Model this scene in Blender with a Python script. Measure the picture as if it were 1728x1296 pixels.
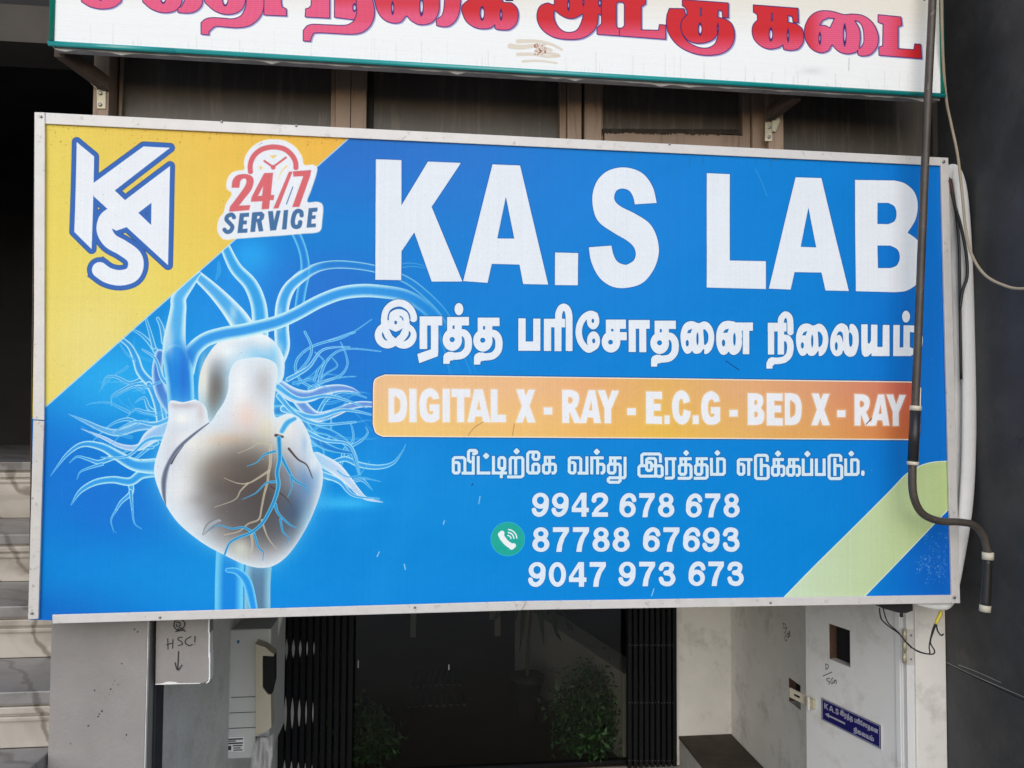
import bpy, bmesh, math, random
import numpy as np
from mathutils import Vector, Matrix

for o in list(bpy.data.objects):
    bpy.data.objects.remove(o)
scene = bpy.context.scene
COL = scene.collection
rnd = random.Random(7)

# ------------------------------------------------------------------ camera
FPX, CX, CY = 1298.0, 864.0, 648.0           # focal length and centre in photo pixels
CZ = 1.6                                     # eye height
YAW, PITCH, ROLL = math.radians(6.589), math.radians(2.226), math.radians(0.345)
def cam_basis():
    fw = np.array([math.sin(YAW)*math.cos(PITCH), math.cos(YAW)*math.cos(PITCH), math.sin(PITCH)])
    r = np.array([math.cos(YAW), -math.sin(YAW), 0.0]); u = np.cross(r, fw)
    return (r*math.cos(ROLL)+u*math.sin(ROLL), -r*math.sin(ROLL)+u*math.cos(ROLL), fw)
CR, CU, CF = cam_basis()
EYE = np.array([0.0, 0.0, CZ])
cam_d = bpy.data.cameras.new('camera'); cam = bpy.data.objects.new('camera', cam_d); COL.objects.link(cam)
cam_d.sensor_width = 36.0; cam_d.lens = 36.0*FPX/1728.0; cam_d.clip_start = 0.02; cam_d.clip_end = 2000
cam.matrix_world = Matrix(((CR[0], CU[0], -CF[0], 0), (CR[1], CU[1], -CF[1], 0), (CR[2], CU[2], -CF[2], CZ), (0, 0, 0, 1)))
scene.camera = cam

# ------------------------------------------------------------------ light: hazy bright day, open shade
SUN_EL, SUN_AZ = math.radians(32), math.radians(194)     # azimuth clockwise from +Y: behind the viewer, a little left
w = bpy.data.worlds.new('World'); scene.world = w; w.use_nodes = True
nt = w.node_tree; nt.nodes.clear()
sky = nt.nodes.new('ShaderNodeTexSky'); sky.sky_type = 'NISHITA'; sky.sun_disc = False
sky.sun_elevation = SUN_EL; sky.sun_rotation = SUN_AZ; sky.dust_density = 1.2; sky.air_density = 1.3; sky.ozone_density = 1.0
bg = nt.nodes.new('ShaderNodeBackground'); bg.inputs['Strength'].default_value = 0.135
wo = nt.nodes.new('ShaderNodeOutputWorld')
nt.links.new(sky.outputs[0], bg.inputs[0]); nt.links.new(bg.outputs[0], wo.inputs[0])
sd = bpy.data.lights.new('sun', 'SUN'); sun = bpy.data.objects.new('sun', sd); COL.objects.link(sun)
sd.energy = 1.2; sd.angle = math.radians(65); sd.color = (1.0, 0.985, 0.965)
sdir = Vector((math.sin(SUN_AZ)*math.cos(SUN_EL), math.cos(SUN_AZ)*math.cos(SUN_EL), math.sin(SUN_EL)))
sun.rotation_euler = (-sdir).to_track_quat('-Z', 'Y').to_euler()
sun.location = (0, -4, 8)
scene.view_settings.view_transform = 'Standard'; scene.view_settings.look = 'None'
scene.view_settings.exposure = 0.12; scene.view_settings.gamma = 1.0
scene.view_settings.use_curve_mapping = False
scene.cycles.use_denoising = True
scene.cycles.max_bounces = 8

# ------------------------------------------------------------------ measuring: photo pixel -> point on a plane of the place
def ray(x, y):
    return CF + CR*((x-CX)/FPX) - CU*((y-CY)/FPX)
def at(x, y, Y):
    d = ray(x, y); return EYE + d*(Y/d[1])
def atX(x, y, X):
    d = ray(x, y); return EYE + d*(X/d[0])
def atZ(x, y, Z):
    d = ray(x, y); return EYE + d*((Z-CZ)/d[2])
def atp(x, y, p0, n):
    d = ray(x, y); t = np.dot(np.array(p0)-EYE, n)/np.dot(d, n); return EYE + d*t
def photo_grid(P):
    """photo pixel of an array of points (...,3)"""
    q = P-EYE; w_ = q@CF
    return CX + FPX*(q@CR)/w_, CY - FPX*(q@CU)/w_
# ------------------------------------------------------------------ print shop: flat print drawn by code with distance fields
def catmull(pts, n=8, closed=False):
    P = [np.array(p, float) for p in pts]
    if len(P) < 3 and not closed: return np.array(P)
    m = len(P); out = []
    for i in range(m if closed else m-1):
        p1, p2 = P[i], P[(i+1) % m]
        p0 = P[(i-1) % m] if closed or i > 0 else p1
        p3 = P[(i+2) % m] if closed or i+2 < m else p2
        for k in range(n):
            t = k/n
            out.append(0.5*((2*p1)+(-p0+p2)*t+(2*p0-5*p1+4*p2-p3)*t*t+(-p0+3*p1-3*p2+p3)*t**3))
    if not closed: out.append(P[-1])
    return np.array(out)

def sstep(a, b, x):
    t = np.clip((x-a)/(b-a), 0, 1); return t*t*(3-2*t)

class Canvas:
    """PX, PY: the drawing coordinates of every canvas pixel (row 0 = top)."""
    def __init__(s, PX, PY, col=(1, 1, 1)):
        s.PX, s.PY = PX.astype(np.float32), PY.astype(np.float32)
        s.h, s.w = PX.shape
        s.img = np.empty((s.h, s.w, 3), np.float32); s.img[:] = np.array(col)/255.0
        s.aa = abs(float(PX[s.h//2, s.w//2+1]-PX[s.h//2, s.w//2]))*0.9
    def win(s, x0, y0, x1, y1):
        m = (s.PX >= x0) & (s.PX <= x1) & (s.PY >= y0) & (s.PY <= y1) if False else None
        # rows / columns are close to the axes of the drawing: bound them through the border lines
        cm = ((s.PX >= x0) & (s.PX <= x1))[::16].any(0) ; rm = ((s.PY >= y0) & (s.PY <= y1))[:, ::16].any(1)
        if not cm.any() or not rm.any(): return None
        c = np.where(cm)[0]; r = np.where(rm)[0]
        return (slice(max(0, r[0]-4), min(s.h, r[-1]+5)), slice(max(0, c[0]-4), min(s.w, c[-1]+5)))
    def blend(s, sl, a, col):
        if not isinstance(col, np.ndarray): col = np.array(col, np.float32)/255.0
        s.img[sl] = s.img[sl]*(1-a[..., None])+col*a[..., None]
    def paint(s, sl, d, col, alpha=1.0, soft=0.0):
        w_ = s.aa+soft
        s.blend(sl, alpha*np.clip(0.5-d/w_, 0, 1), col)

def sd_poly(X, Y, pts):
    P = np.asarray(pts, np.float32); n = len(P)
    d = np.full(X.shape, 1e9, np.float32); ins = np.zeros(X.shape, bool)
    for i in range(n):
        ax, ay = P[i]; bx, by = P[(i+1) % n]
        ex, ey = bx-ax, by-ay; L = ex*ex+ey*ey
        if L < 1e-9: continue
        wx, wy = X-ax, Y-ay
        t = np.clip((wx*ex+wy*ey)/L, 0, 1)
        d = np.minimum(d, (wx-ex*t)**2+(wy-ey*t)**2)
        if ey != 0:
            c = ((ay <= Y) != (by <= Y)) & (X < ax+(Y-ay)*ex/ey)
            ins ^= c
    d = np.sqrt(d); return np.where(ins, -d, d)

def sd_stroke(X, Y, pts, w0, w1=None, butt=True):
    P = np.asarray(pts, np.float32); n = len(P)
    w1 = w0 if w1 is None else w1
    d = np.full(X.shape, 1e9, np.float32)
    S = np.concatenate([[0], np.cumsum(np.hypot(*(np.diff(P, axis=0).T)))]); tot = max(S[-1], 1e-6)
    for i in range(n-1):
        ax, ay = P[i]; ex, ey = P[i+1]-P[i]; L = math.hypot(ex, ey)
        if L < 1e-6: continue
        wx, wy = X-ax, Y-ay
        t = (wx*ex+wy*ey)/(L*L); tc = np.clip(t, 0, 1)
        r = 0.5*(w0+(w1-w0)*(S[i]+tc*L)/tot)
        dd = np.sqrt((wx-ex*tc)**2+(wy-ey*tc)**2)-r
        if butt and i == 0:
            per = np.abs(wx*ey-wy*ex)/L-r; dd = np.where(t < 0, np.maximum(per, -t*L), dd)
        if butt and i == n-2:
            per = np.abs(wx*ey-wy*ex)/L-r; dd = np.where(t > 1, np.maximum(per, (t-1)*L), dd)
        d = np.minimum(d, dd)
    return d

def sd_ell(X, Y, cx, cy, rx, ry):
    k = np.sqrt(((X-cx)/rx)**2+((Y-cy)/ry)**2)
    return (k-1)*min(rx, ry)

class T:
    """map of traced coordinates to drawing coordinates"""
    def __init__(s, ox, oy, k, ky=None): s.ox, s.oy, s.kx, s.ky = ox, oy, k, ky or k
    def p(s, pts): return [(s.ox+a*s.kx, s.oy+b*s.ky) for a, b in pts]
    def sub(s, ax, ay, bx, by, kx=1, ky=1):   # (ax,ay) of the old glyph lands on (bx,by)
        return T(s.ox+(bx-ax*kx)*s.kx, s.oy+(by-ay*ky)*s.ky, s.kx*kx, s.ky*ky)

def bounds(ops, tr):
    xs, ys = [], []
    for o in ops:
        k = o[0].lstrip('-')
        if o[0][0] == '-': continue
        if k == 'b': q = [(o[1], o[2]), (o[3], o[4])]; m = 0
        elif k in 'pc': q = o[1]; m = 12
        elif k in 'slr': q = o[2]; m = o[1]
        else: q = [(o[1]-o[3], o[2]-o[4]), (o[1]+o[3], o[2]+o[4])]; m = 0
        q = [(a-m, b-m) for a, b in q]+[(a+m, b+m) for a, b in q]
        for a, b in tr.p(q): xs.append(a); ys.append(b)
    return min(xs), min(ys), max(xs), max(ys)

def glyph(cv, ops, tr, pad=6):
    """signed distance of a glyph program -> (window, d)"""
    x0, y0, x1, y1 = bounds(ops, tr)
    sl = cv.win(x0-pad, y0-pad, x1+pad, y1+pad)
    if sl is None: return None, None
    X, Y = cv.PX[sl], cv.PY[sl]
    d = np.full(X.shape, 1e9, np.float32); kk = 0.5*(tr.kx+tr.ky)
    for o in ops:
        neg = o[0][0] == '-'; k = o[0].lstrip('-')
        if k == 'b': q = sd_poly(X, Y, tr.p([(o[1], o[2]), (o[3], o[2]), (o[3], o[4]), (o[1], o[4])]))
        elif k == 'p': q = sd_poly(X, Y, tr.p(o[1]))
        elif k == 'c': q = sd_poly(X, Y, catmull(tr.p(o[1]), 6, True))
        elif k == 's': q = sd_stroke(X, Y, catmull(tr.p(o[2]), 6), o[1]*kk, (o[3]*kk if len(o) > 3 else None))
        elif k == 'l': q = sd_stroke(X, Y, tr.p(o[2]), o[1]*kk)
        elif k == 'r': q = sd_stroke(X, Y, catmull(tr.p(o[2]), 6), o[1]*kk, (o[3]*kk if len(o) > 3 else None), False)
        else:
            (cx, cy), (ex, ey) = tr.p([(o[1], o[2])])[0], (o[3]*tr.kx, o[4]*tr.ky); q = sd_ell(X, Y, cx, cy, ex, ey)
        d = np.maximum(d, -q) if neg else np.minimum(d, q)
    return sl, d

def put(cv, ops, tr, col, edge=None, ew=0, alpha=1.0, soft=0.0):
    sl, d = glyph(cv, ops, tr, 8+ew*2)
    if sl is None: return
    if edge is not None: cv.paint(sl, d-ew, edge, 0.55*alpha, soft)
    cv.paint(sl, d, col, alpha)

# ---- Tamil letters of the second line, traced shape by shape
TA = [('b', 968, 320, 1236, 425), ('b', 968, 320, 1035, 500), ('b', 1058, 400, 1148, 520), ('b', 968, 465, 1148, 530),
      ('e', 1032, 600, 118, 135), ('-e', 1030, 596, 30, 30), ('-b', 1036, 425, 1057, 465),
      ('s', 90, [(1130, 512), (1180, 520), (1218, 570), (1228, 640), (1215, 720), (1160, 780), (1090, 797), (1035, 797)]),
      ('p', [(1045, 745), (1045, 850), (1015, 850), (1000, 865), (1000, 893), (922, 893), (922, 800), (940, 765), (980, 745)])]
AI = [('c', [(497, 500), (505, 420), (540, 340), (600, 302), (660, 302), (718, 324), (780, 302), (840, 320), (890, 390), (910, 480),
             (905, 560), (880, 640), (835, 690), (790, 698), (786, 640), (770, 650), (740, 685), (700, 698), (660, 690), (640, 662),
             (620, 685), (575, 698), (540, 670), (510, 600)]),
      ('-e', 580, 568, 18, 38), ('-p', [(578, 445), (595, 410), (640, 392), (620, 445)]), ('-e', 705, 515, 13, 75),
      ('-c', [(778, 403), (810, 415), (835, 460), (837, 510), (825, 560), (790, 588), (783, 500)])]
LINE2 = [  # (origin x, y, scale, ops)
    (620, 490, .13889, [
        ('s', 88, [(208, 420), (208, 340), (225, 255), (280, 185), (365, 150), (450, 165), (520, 225), (555, 300), (560, 345)]),
        ('e', 380, 345, 134, 122), ('p', [(170, 390), (515, 390), (520, 520), (165, 520)]),
        ('e', 245, 545, 158, 160), ('e', 440, 550, 158, 158),
        ('-s', 15, [(250, 358), (255, 300), (290, 235), (370, 203), (450, 225), (500, 280), (518, 350)]),
        ('-s', 13, [(393, 312), (420, 330), (432, 360)]), ('-e', 342, 388, 16, 22),
        ('-p', [(260, 465), (290, 480), (340, 503), (390, 485), (428, 457), (395, 530), (340, 580), (300, 545)]),
        ('-c', [(180, 505), (190, 520), (215, 575), (240, 607), (205, 595), (178, 550)]),
        ('-c', [(505, 492), (525, 520), (515, 560), (480, 600), (440, 618), (475, 575), (500, 530)])]),
    (620, 490, .13889, [('b', 633, 312, 910, 425), ('b', 633, 312, 727, 712), ('b', 770, 400, 862, 740),
        ('p', [(862, 715), (857, 800), (628, 885), (605, 772), (770, 715)])]),
    (620, 490, .13889, [('e', 1112, 225, 54, 75)]), (620, 490, .13889, TA),
    (620+372*.13889, 490+8*.13889, .13889, TA),
    (860, 490, .13889, [('b', 107, 337, 198, 733), ('b', 288, 340, 377, 733), ('b', 107, 618, 377, 733)]),
    (860, 490, .13889, [('b', 422, 342, 678, 448), ('b', 418, 342, 508, 735), ('b', 548, 420, 634, 738),
        ('s', 85, [(598, 350), (600, 280), (625, 220), (662, 200), (700, 225), (722, 290), (726, 400), (726, 735)])]),
    (860, 490, .13889, [('e', 1018, 365, 77, 108), ('e', 1023, 612, 80, 117),
        ('r', 80, [(1040, 300), (985, 283), (915, 320), (862, 400), (843, 500), (860, 600), (910, 680), (965, 718), (1025, 690)]),
        ('-e', 1015, 368, 15, 25), ('-e', 1025, 612, 18, 28)]),
    (860, 490, .13889, [('b', 1172, 352, 1418, 466), ('b', 1172, 352, 1239, 540), ('b', 1263, 440, 1345, 540), ('b', 1172, 500, 1345, 560),
        ('e', 1235, 625, 114, 130), ('b', 1263, 505, 1428, 605), ('-e', 1230, 628, 28, 28)]),
    (860, 490, .13889, [('b', 1452, 357, 1708, 465), ('b', 1450, 357, 1538, 748), ('b', 1578, 440, 1665, 750)]),
    (1080+(182-968*.97)*.13889, 500+(293-320*.98)*.13889, (.13889*.97, .13889*.98), TA),
    (1080, 500, .13889, AI),
    (1080, 500, .13889, [('c', [(932, 500), (945, 400), (990, 325), (1050, 297), (1110, 297), (1172, 320), (1180, 420), (1245, 520), (1240, 620),
        (1210, 680), (1155, 712), (1110, 700), (1085, 672), (1060, 700), (1010, 710), (970, 675), (940, 600)]),
        ('b', 1165, 315, 1382, 417), ('b', 1257, 400, 1338, 703), ('e', 1190, 470, 60, 120),
        ('-e', 1023, 565, 19, 40), ('-p', [(1018, 440), (1040, 405), (1088, 392), (1068, 440)]), ('-e', 1156, 520, 15, 75)]),
    (1280, 500, .16204, [('b', 103, 273, 300, 365), ('b', 105, 273, 172, 605), ('b', 207, 330, 275, 605),
        ('s', 70, [(270, 432), (310, 438), (335, 480), (340, 540), (325, 610), (280, 655), (220, 670), (168, 672)]),
        ('p', [(172, 632), (172, 712), (155, 725), (153, 752), (88, 752), (90, 690), (110, 650), (140, 632)]),
        ('s', 66, [(240, 285), (245, 230), (285, 187), (325, 212), (338, 270), (340, 385)])]),
    (1280+(397-497*.818)*.16204, 500+(283-302*.851)*.16204, (.16204*.818, .16204*.851), AI),
    (1280, 500, .16204, [('c', [(752, 500), (765, 400), (810, 315), (850, 283), (890, 283), (930, 310), (950, 360), (957, 292), (1000, 292),
        (1040, 350), (1052, 430), (1050, 500), (1030, 580), (1000, 620), (950, 628), (910, 600), (890, 562), (875, 600), (840, 622),
        (800, 618), (765, 570)]), ('-e', 818, 518, 14, 42),
        ('-c', [(822, 405), (845, 368), (870, 370), (885, 400), (888, 480), (875, 430), (850, 400)]),
        ('-c', [(950, 380), (970, 385), (985, 420), (985, 490), (972, 522), (958, 515), (950, 470)])]),
    (1280, 500, .16204, [('p', [(1075, 290), (1143, 290), (1145, 480), (1160, 495), (1178, 460), (1178, 292), (1245, 294), (1247, 525),
        (1300, 525), (1300, 296), (1370, 297), (1375, 622), (1185, 622), (1185, 590), (1150, 625), (1110, 630), (1085, 600), (1078, 540)])]),
    (1280, 500, .16204, [('e', 1541, 210, 41, 63)]),
    (1280, 500, .16204, [('b', 1410, 297, 1478, 622), ('b', 1410, 530, 1600, 622), ('b', 1515, 300, 1583, 560),
        ('s', 72, [(1560, 336), (1640, 345), (1675, 400), (1680, 480), (1655, 560), (1570, 580)])]),
]
# ---- Tamil letters of the fourth line (even strokes)
def dia(x, y, r=46): return ('p', [(x-8, y-r), (x+8, y-r), (x+r, y-8), (x+r, y+8), (x+8, y+r), (x-8, y+r), (x-r, y+8), (x-r, y-8)])
def L(*p): return ('l', 46, list(p))
KA4 = [L((1450, 190), (1615, 190)), L((1472, 190), (1472, 300)),
       L((1535, 190), (1535, 395), (1515, 418), (1465, 418), (1445, 395), (1445, 310), (1465, 288), (1600, 288), (1620, 310), (1620, 395), (1600, 418), (1563, 420))]
TA4 = [L((580, 210), (760, 210)), L((602, 210), (602, 310)),
       L((670, 210), (670, 415), (650, 438), (600, 438), (578, 415), (578, 320), (598, 298), (725, 298), (748, 320), (748, 475), (725, 495), (550, 495))]
DU4 = [L((135, 200), (135, 460)), L((135, 310), (215, 310), (235, 330), (235, 480), (210, 500), (75, 500), (50, 480), (50, 180), (75, 160), (200, 160), (222, 180), (222, 255))]
k4 = .11574
LINE4 = [
    (750, [L((155, 265), (195, 265), (213, 285), (213, 400), (195, 418), (150, 418), (128, 400), (128, 215), (150, 193), (275, 193), (298, 215), (298, 420)),
           L((250, 420), (443, 420)), L((420, 172), (420, 440)), L((395, 265), (350, 235), (350, 110), (370, 88), (450, 88), (468, 105), (468, 125), (440, 138), (405, 138)),
           L((493, 172), (493, 440)), L((470, 418), (672, 418)), dia(608, 168),
           L((715, 172), (715, 440)), L((690, 418), (915, 418)), L((830, 495), (830, 410), (880, 350), (880, 215), (860, 193), (815, 193), (795, 215), (795, 330), (815, 352), (865, 352)),
           L((960, 440), (960, 215), (980, 193), (1020, 193), (1040, 215), (1040, 440)), L((1040, 215), (1060, 193), (1125, 193), (1145, 215), (1145, 455), (1120, 475), (915, 475)), dia(1053, 102),
           L((1300, 135), (1290, 190), (1310, 220), (1360, 220), (1378, 195), (1378, 135), (1355, 113), (1240, 113), (1215, 140), (1215, 395), (1240, 418), (1360, 418), (1378, 395), (1378, 310), (1355, 288), (1310, 288), (1290, 310), (1290, 418))]+KA4, 0, 0),
    (940, [L((205, 265), (245, 265), (263, 285), (263, 400), (245, 418), (205, 418), (180, 400), (180, 215), (200, 195), (325, 195), (348, 215), (348, 420)),
           L((300, 420), (460, 420)), L((437, 175), (437, 440)), L((508, 440), (508, 195)), L((485, 197), (683, 197)), L((593, 197), (593, 440)),
           L((593, 290), (665, 290), (685, 310), (685, 395), (665, 418), (635, 418)), dia(581, 108),
           L((760, 197), (942, 197)), L((782, 197), (782, 290)),
           L((845, 195), (845, 395), (825, 418), (770, 418), (750, 395), (750, 310), (770, 288), (900, 288), (922, 310), (922, 530), (900, 553), (770, 553), (748, 535), (748, 505), (770, 487), (980, 487), (993, 465), (993, 180)),
           L((1510, 268), (1510, 160), (1490, 140), (1260, 140), (1238, 160), (1238, 310)),
           L((1440, 470), (1440, 225), (1420, 205), (1330, 205), (1308, 225), (1308, 365), (1325, 382), (1360, 382), (1378, 365), (1378, 280), (1360, 262), (1330, 262)),
           L((1308, 312), (1215, 312), (1195, 335), (1195, 440), (1215, 463), (1430, 463), (1440, 440)),
           L((1378, 312), (1515, 312), (1535, 335), (1535, 450), (1515, 467), (1470, 467), (1445, 450))], 0, 0),
    (1080, [L((390, 450), (390, 210)), L((365, 210), (537, 210)), L((490, 210), (490, 475), (470, 492), (362, 492)), dia(678, 125, 42),
            L((1048, 195), (1048, 460)), L((1028, 438), (1215, 438), (1237, 415), (1237, 230), (1215, 212), (1115, 212)), L((1138, 212), (1138, 440)), dia(1136, 125, 42),
            L((1465, 290), (1500, 290), (1522, 310), (1522, 415), (1500, 438), (1460, 438), (1440, 415), (1440, 240), (1460, 222), (1648, 222)), L((1593, 222), (1593, 460))]+TA4, 0, 0),
    (1080, TA4, 236, 0), (1270, DU4, 0, 0), (1270, KA4, -1150, 32), (1270, KA4, -928, 32), (1270, DU4, 1072, 0),
    (1270, [dia(378, 135), L((745, 205), (745, 460)), L((725, 440), (890, 440)), L((868, 205), (868, 460)), dia(806, 140),
            L((937, 205), (937, 460)), L((915, 440), (1075, 440)), L((1050, 205), (1050, 460)),
            L((1365, 205), (1365, 460)), L((1345, 440), (1525, 440), (1547, 415), (1547, 245), (1525, 225), (1435, 225)), L((1453, 225), (1453, 440)), dia(1448, 135, 42),
            ('r', 52, [(1617, 405), (1617, 436)])], 0, 0)]
# ---- big title
T2r, T3r = T(560, 0, .34722), T(1128, 0, .34722)
def run(pts, n=7): return [tuple(q) for q in catmull(pts, n)]
TITLE = [
    (T(0, 0, 1), [('p', [(634, 268), (677.4, 269.4), (677.4, 345.5), (722, 271.9), (778, 274.3), (728.4, 348.3), (780.5, 474.7), (728.4, 474.7), (699, 391.7), (677.4, 423.6), (677, 472.2), (633, 471.5)])]),
    (T(0, 0, 1), [('p', [(831, 277), (877.7, 278.8), (925.6, 479.9), (883, 479), (876.7, 446), (830, 445), (823, 477), (781.5, 474)]), ('-p', [(853.8, 331.6), (868, 402), (839.5, 401.7)])]),
    (T(0, 0, 1), [('p', [(937, 425.3), (976.3, 426.4), (975.6, 481), (936.7, 480.6)])]),
    (T2r, [('p', run([(1580, 985), (1560, 905), (1510, 840), (1430, 812), (1350, 825), (1295, 870), (1268, 940), (1272, 1020), (1300, 1080), (1370, 1130), (1430, 1165), (1465, 1195), (1478, 1230), (1470, 1262), (1445, 1280), (1425, 1285), (1390, 1270), (1370, 1235), (1360, 1192)])
            + run([(1250, 1200), (1262, 1270), (1300, 1345), (1360, 1390), (1430, 1398), (1510, 1375), (1565, 1310), (1590, 1230), (1580, 1150), (1545, 1085), (1480, 1040), (1410, 1005), (1380, 980), (1373, 955), (1385, 925), (1413, 915), (1445, 925), (1465, 955), (1473, 992)]))]),
    (T(0, 0, 1), [('p', [(1193, 291.7), (1232, 293.4), (1232, 439.2), (1293, 440.3), (1293.3, 487.5), (1193, 485)])]),
    (T(0, 0, 1), [('p', [(1343, 298.6), (1386.7, 300), (1433, 491), (1393.6, 490), (1386.7, 459.7), (1341.5, 459), (1335, 488.5), (1298, 486.8)]), ('-p', [(1365, 350), (1378, 417), (1352, 416)])]),
    (T3r, [('p', [(908, 873)]+run([(1100, 876), (1150, 890), (1195, 930), (1213, 990), (1203, 1065), (1165, 1128)])+run([(1165, 1130), (1215, 1170), (1240, 1240), (1238, 1310), (1212, 1375), (1160, 1412), (1100, 1420)])+[(912, 1415)]),
           ('-p', [(1018, 985)]+run([(1070, 985), (1100, 1003), (1110, 1040), (1100, 1073), (1070, 1088)])+[(1018, 1087)]),
           ('-p', [(1018, 1192)]+run([(1080, 1193), (1115, 1212), (1126, 1250), (1112, 1288), (1080, 1302)])+[(1020, 1302)])])]
# ---- orange band, condensed heavy capitals
bD = [('p', [(128, 128)]+run([(170, 128), (213, 142), (236, 185), (240, 240), (230, 298), (205, 326), (170, 333)])+[(128, 333)]), ('-c', [(163, 180), (178, 180), (197, 200), (200, 235), (195, 265), (178, 280), (163, 280)])]
bG = [('p', run([(435, 190), (425, 155), (395, 130), (370, 128), (335, 150), (318, 195), (316, 240), (325, 295), (350, 327), (380, 334), (410, 330), (437, 312)])+[(437, 225), (378, 225), (378, 265), (400, 265)]+run([(400, 280), (385, 287), (370, 280), (360, 255), (358, 225), (362, 195), (375, 178), (390, 178), (398, 195)]))]
bX = [('p', [(905, 133), (950, 133), (963, 175), (980, 135), (1020, 135), (985, 235), (1022, 335), (975, 335), (960, 290), (943, 335), (902, 335), (938, 235)])]
bE = [('p', [(37, 140), (130, 142), (130, 185), (82, 183), (82, 212), (122, 213), (122, 252), (82, 252), (82, 285), (130, 287), (130, 330), (37, 328)])]
bRAY = [('p', [(1185, 135)]+run([(1245, 137), (1278, 155), (1288, 190), (1278, 230), (1262, 250)])+[(1302, 338), (1258, 338), (1228, 265), (1225, 338), (1185, 337)]), ('-c', [(1222, 180), (1240, 182), (1250, 197), (1243, 215), (1222, 218)])]
bRAY2 = [('p', [(1345, 138), (1385, 138), (1420, 338), (1378, 338), (1372, 305), (1338, 303), (1330, 338), (1290, 338)]), ('-p', [(1362, 200), (1368, 262), (1347, 262)])]
bRAY3 = [('p', [(1400, 138), (1445, 138), (1465, 200), (1488, 140), (1530, 142), (1482, 255), (1482, 340), (1442, 340), (1442, 250)])]
t6, t7 = T(620, 620, .27778), T(1080, 620, .28935)
tr7 = t7.sub(1185, 135, 1255, 155, .87, .91)
BAND = [(t6, bD), (t6, [('b', 255, 130, 298, 333)]), (t6, bG), (t6, [('b', 457, 130, 500, 333)]),
        (t6, [('p', [(512, 130), (625, 132), (625, 180), (588, 180), (588, 333), (545, 333), (545, 180), (512, 178)])]),
        (t6, [('p', [(650, 133), (700, 133), (748, 333), (703, 333), (697, 298), (655, 298), (648, 333), (608, 333)]), ('-p', [(677, 195), (690, 258), (663, 258)])]),
        (t6, [('p', [(750, 133), (790, 133), (790, 288), (842, 288), (842, 333), (750, 333)])]), (t6, bX), (t6, [('b', 1072, 243, 1124, 286)]),
        (t6, bRAY), (t6, bRAY2), (t6, bRAY3), (t6, [('b', 1580, 248, 1632, 290)]),
        (t7, bE), (t7, [('b', 145, 280, 175, 330)]),
        (t7, [('p', run([(293, 200), (285, 165), (262, 140), (235, 135), (208, 155), (192, 195), (190, 240), (198, 290), (222, 322), (250, 333), (278, 318), (293, 290), (298, 258)])+run([(258, 245), (252, 275), (243, 285), (232, 272), (228, 235), (231, 200), (240, 183), (250, 186), (257, 210)]))]),
        (t7, [('b', 310, 280, 345, 330)]), (t7.sub(316, 128, 360, 140, .91, .945), bG), (t7, [('b', 525, 248, 573, 287)]),
        (t7, [('p', [(632, 150)]+run([(685, 151), (716, 168), (722, 205), (708, 237)])+run([(708, 237), (726, 262), (728, 295), (715, 325), (685, 336)])+[(632, 336)]), ('-c', [(672, 190), (686, 195), (686, 213), (672, 219)]), ('-c', [(672, 257), (688, 264), (688, 284), (672, 291)])]),
        (t7.sub(37, 140, 742, 150), bE), (t7.sub(128, 128, 848, 150, .87, .91), bD), (t7.sub(905, 133, 1005, 152, .9, .92), bX),
        (t7, [('b', 1153, 250, 1202, 290)]), (tr7, bRAY), (tr7, bRAY2), (tr7, bRAY3)]
# ---- bold digits
DIG = {
 '0': [('e', .36, .5, .36, .5), ('-e', .36, .5, .155, .31)],
 '8': [('e', .36, .27, .315, .27), ('e', .36, .69, .36, .31), ('-e', .36, .265, .115, .10), ('-e', .36, .705, .14, .135)],
 '6': [('s', .20, [(.645, .30), (.59, .165), (.47, .098), (.34, .11), (.205, .22), (.125, .40), (.11, .66)]), ('e', .36, .665, .355, .335), ('-e', .365, .68, .145, .155)],
 '7': [('p', [(.02, 0), (.70, 0), (.70, .18), (.52, .45), (.42, .75), (.39, 1), (.16, 1), (.20, .72), (.30, .44), (.45, .2), (.02, .2)])],
 '4': [('p', [(.40, 0), (.63, 0), (.63, .62), (.73, .62), (.73, .81), (.63, .81), (.63, 1), (.41, 1), (.41, .81), (0, .81), (0, .60)]), ('-p', [(.41, .26), (.41, .62), (.17, .62)])],
 '2': [('s', .205, [(.10, .34), (.14, .18), (.28, .10), (.46, .105), (.585, .2), (.59, .34), (.48, .5), (.25, .69), (.14, .9)]), ('b', .02, .81, .70, 1)],
 '3': [('s', .20, [(.10, .30), (.17, .15), (.34, .098), (.52, .15), (.555, .27), (.48, .41), (.28, .46)]), ('s', .20, [(.28, .46), (.5, .50), (.605, .63), (.60, .76), (.49, .88), (.33, .902), (.17, .84), (.10, .68)])]}
DIG['9'] = [(o[0],)+((.72-o[1], 1-o[2], o[3], o[4]) if o[0].endswith('e') else (o[1], [(.72-a, 1-b) for a, b in o[2]])) for o in DIG['6']]
NUMS = [('9942', 317, 782, 42, 189), ('678', 847, 1182, 44, 192), ('678', 1250, 1580, 46, 193), ('87788', 318, 912, 252, 403), ('67693', 990, 1580, 252, 402),
        ('9047', 295, 770, 464, 615), ('973', 845, 1190, 462, 612), ('673', 1267, 1605, 460, 610)]
def number(cv, s, x0, x1, y0, y1, tr, col, edge):
    h = y1-y0; gap = .115; n = len(s); wn = n*.72+(n-1)*gap
    k = (x1-x0)/wn
    for i, ch in enumerate(s):
        put(cv, DIG[ch], T(tr.ox+(x0+i*(.72+gap)*k)*tr.kx, tr.oy+y0*tr.ky, k*tr.kx, h*tr.ky), col, edge, 1.0)
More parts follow.
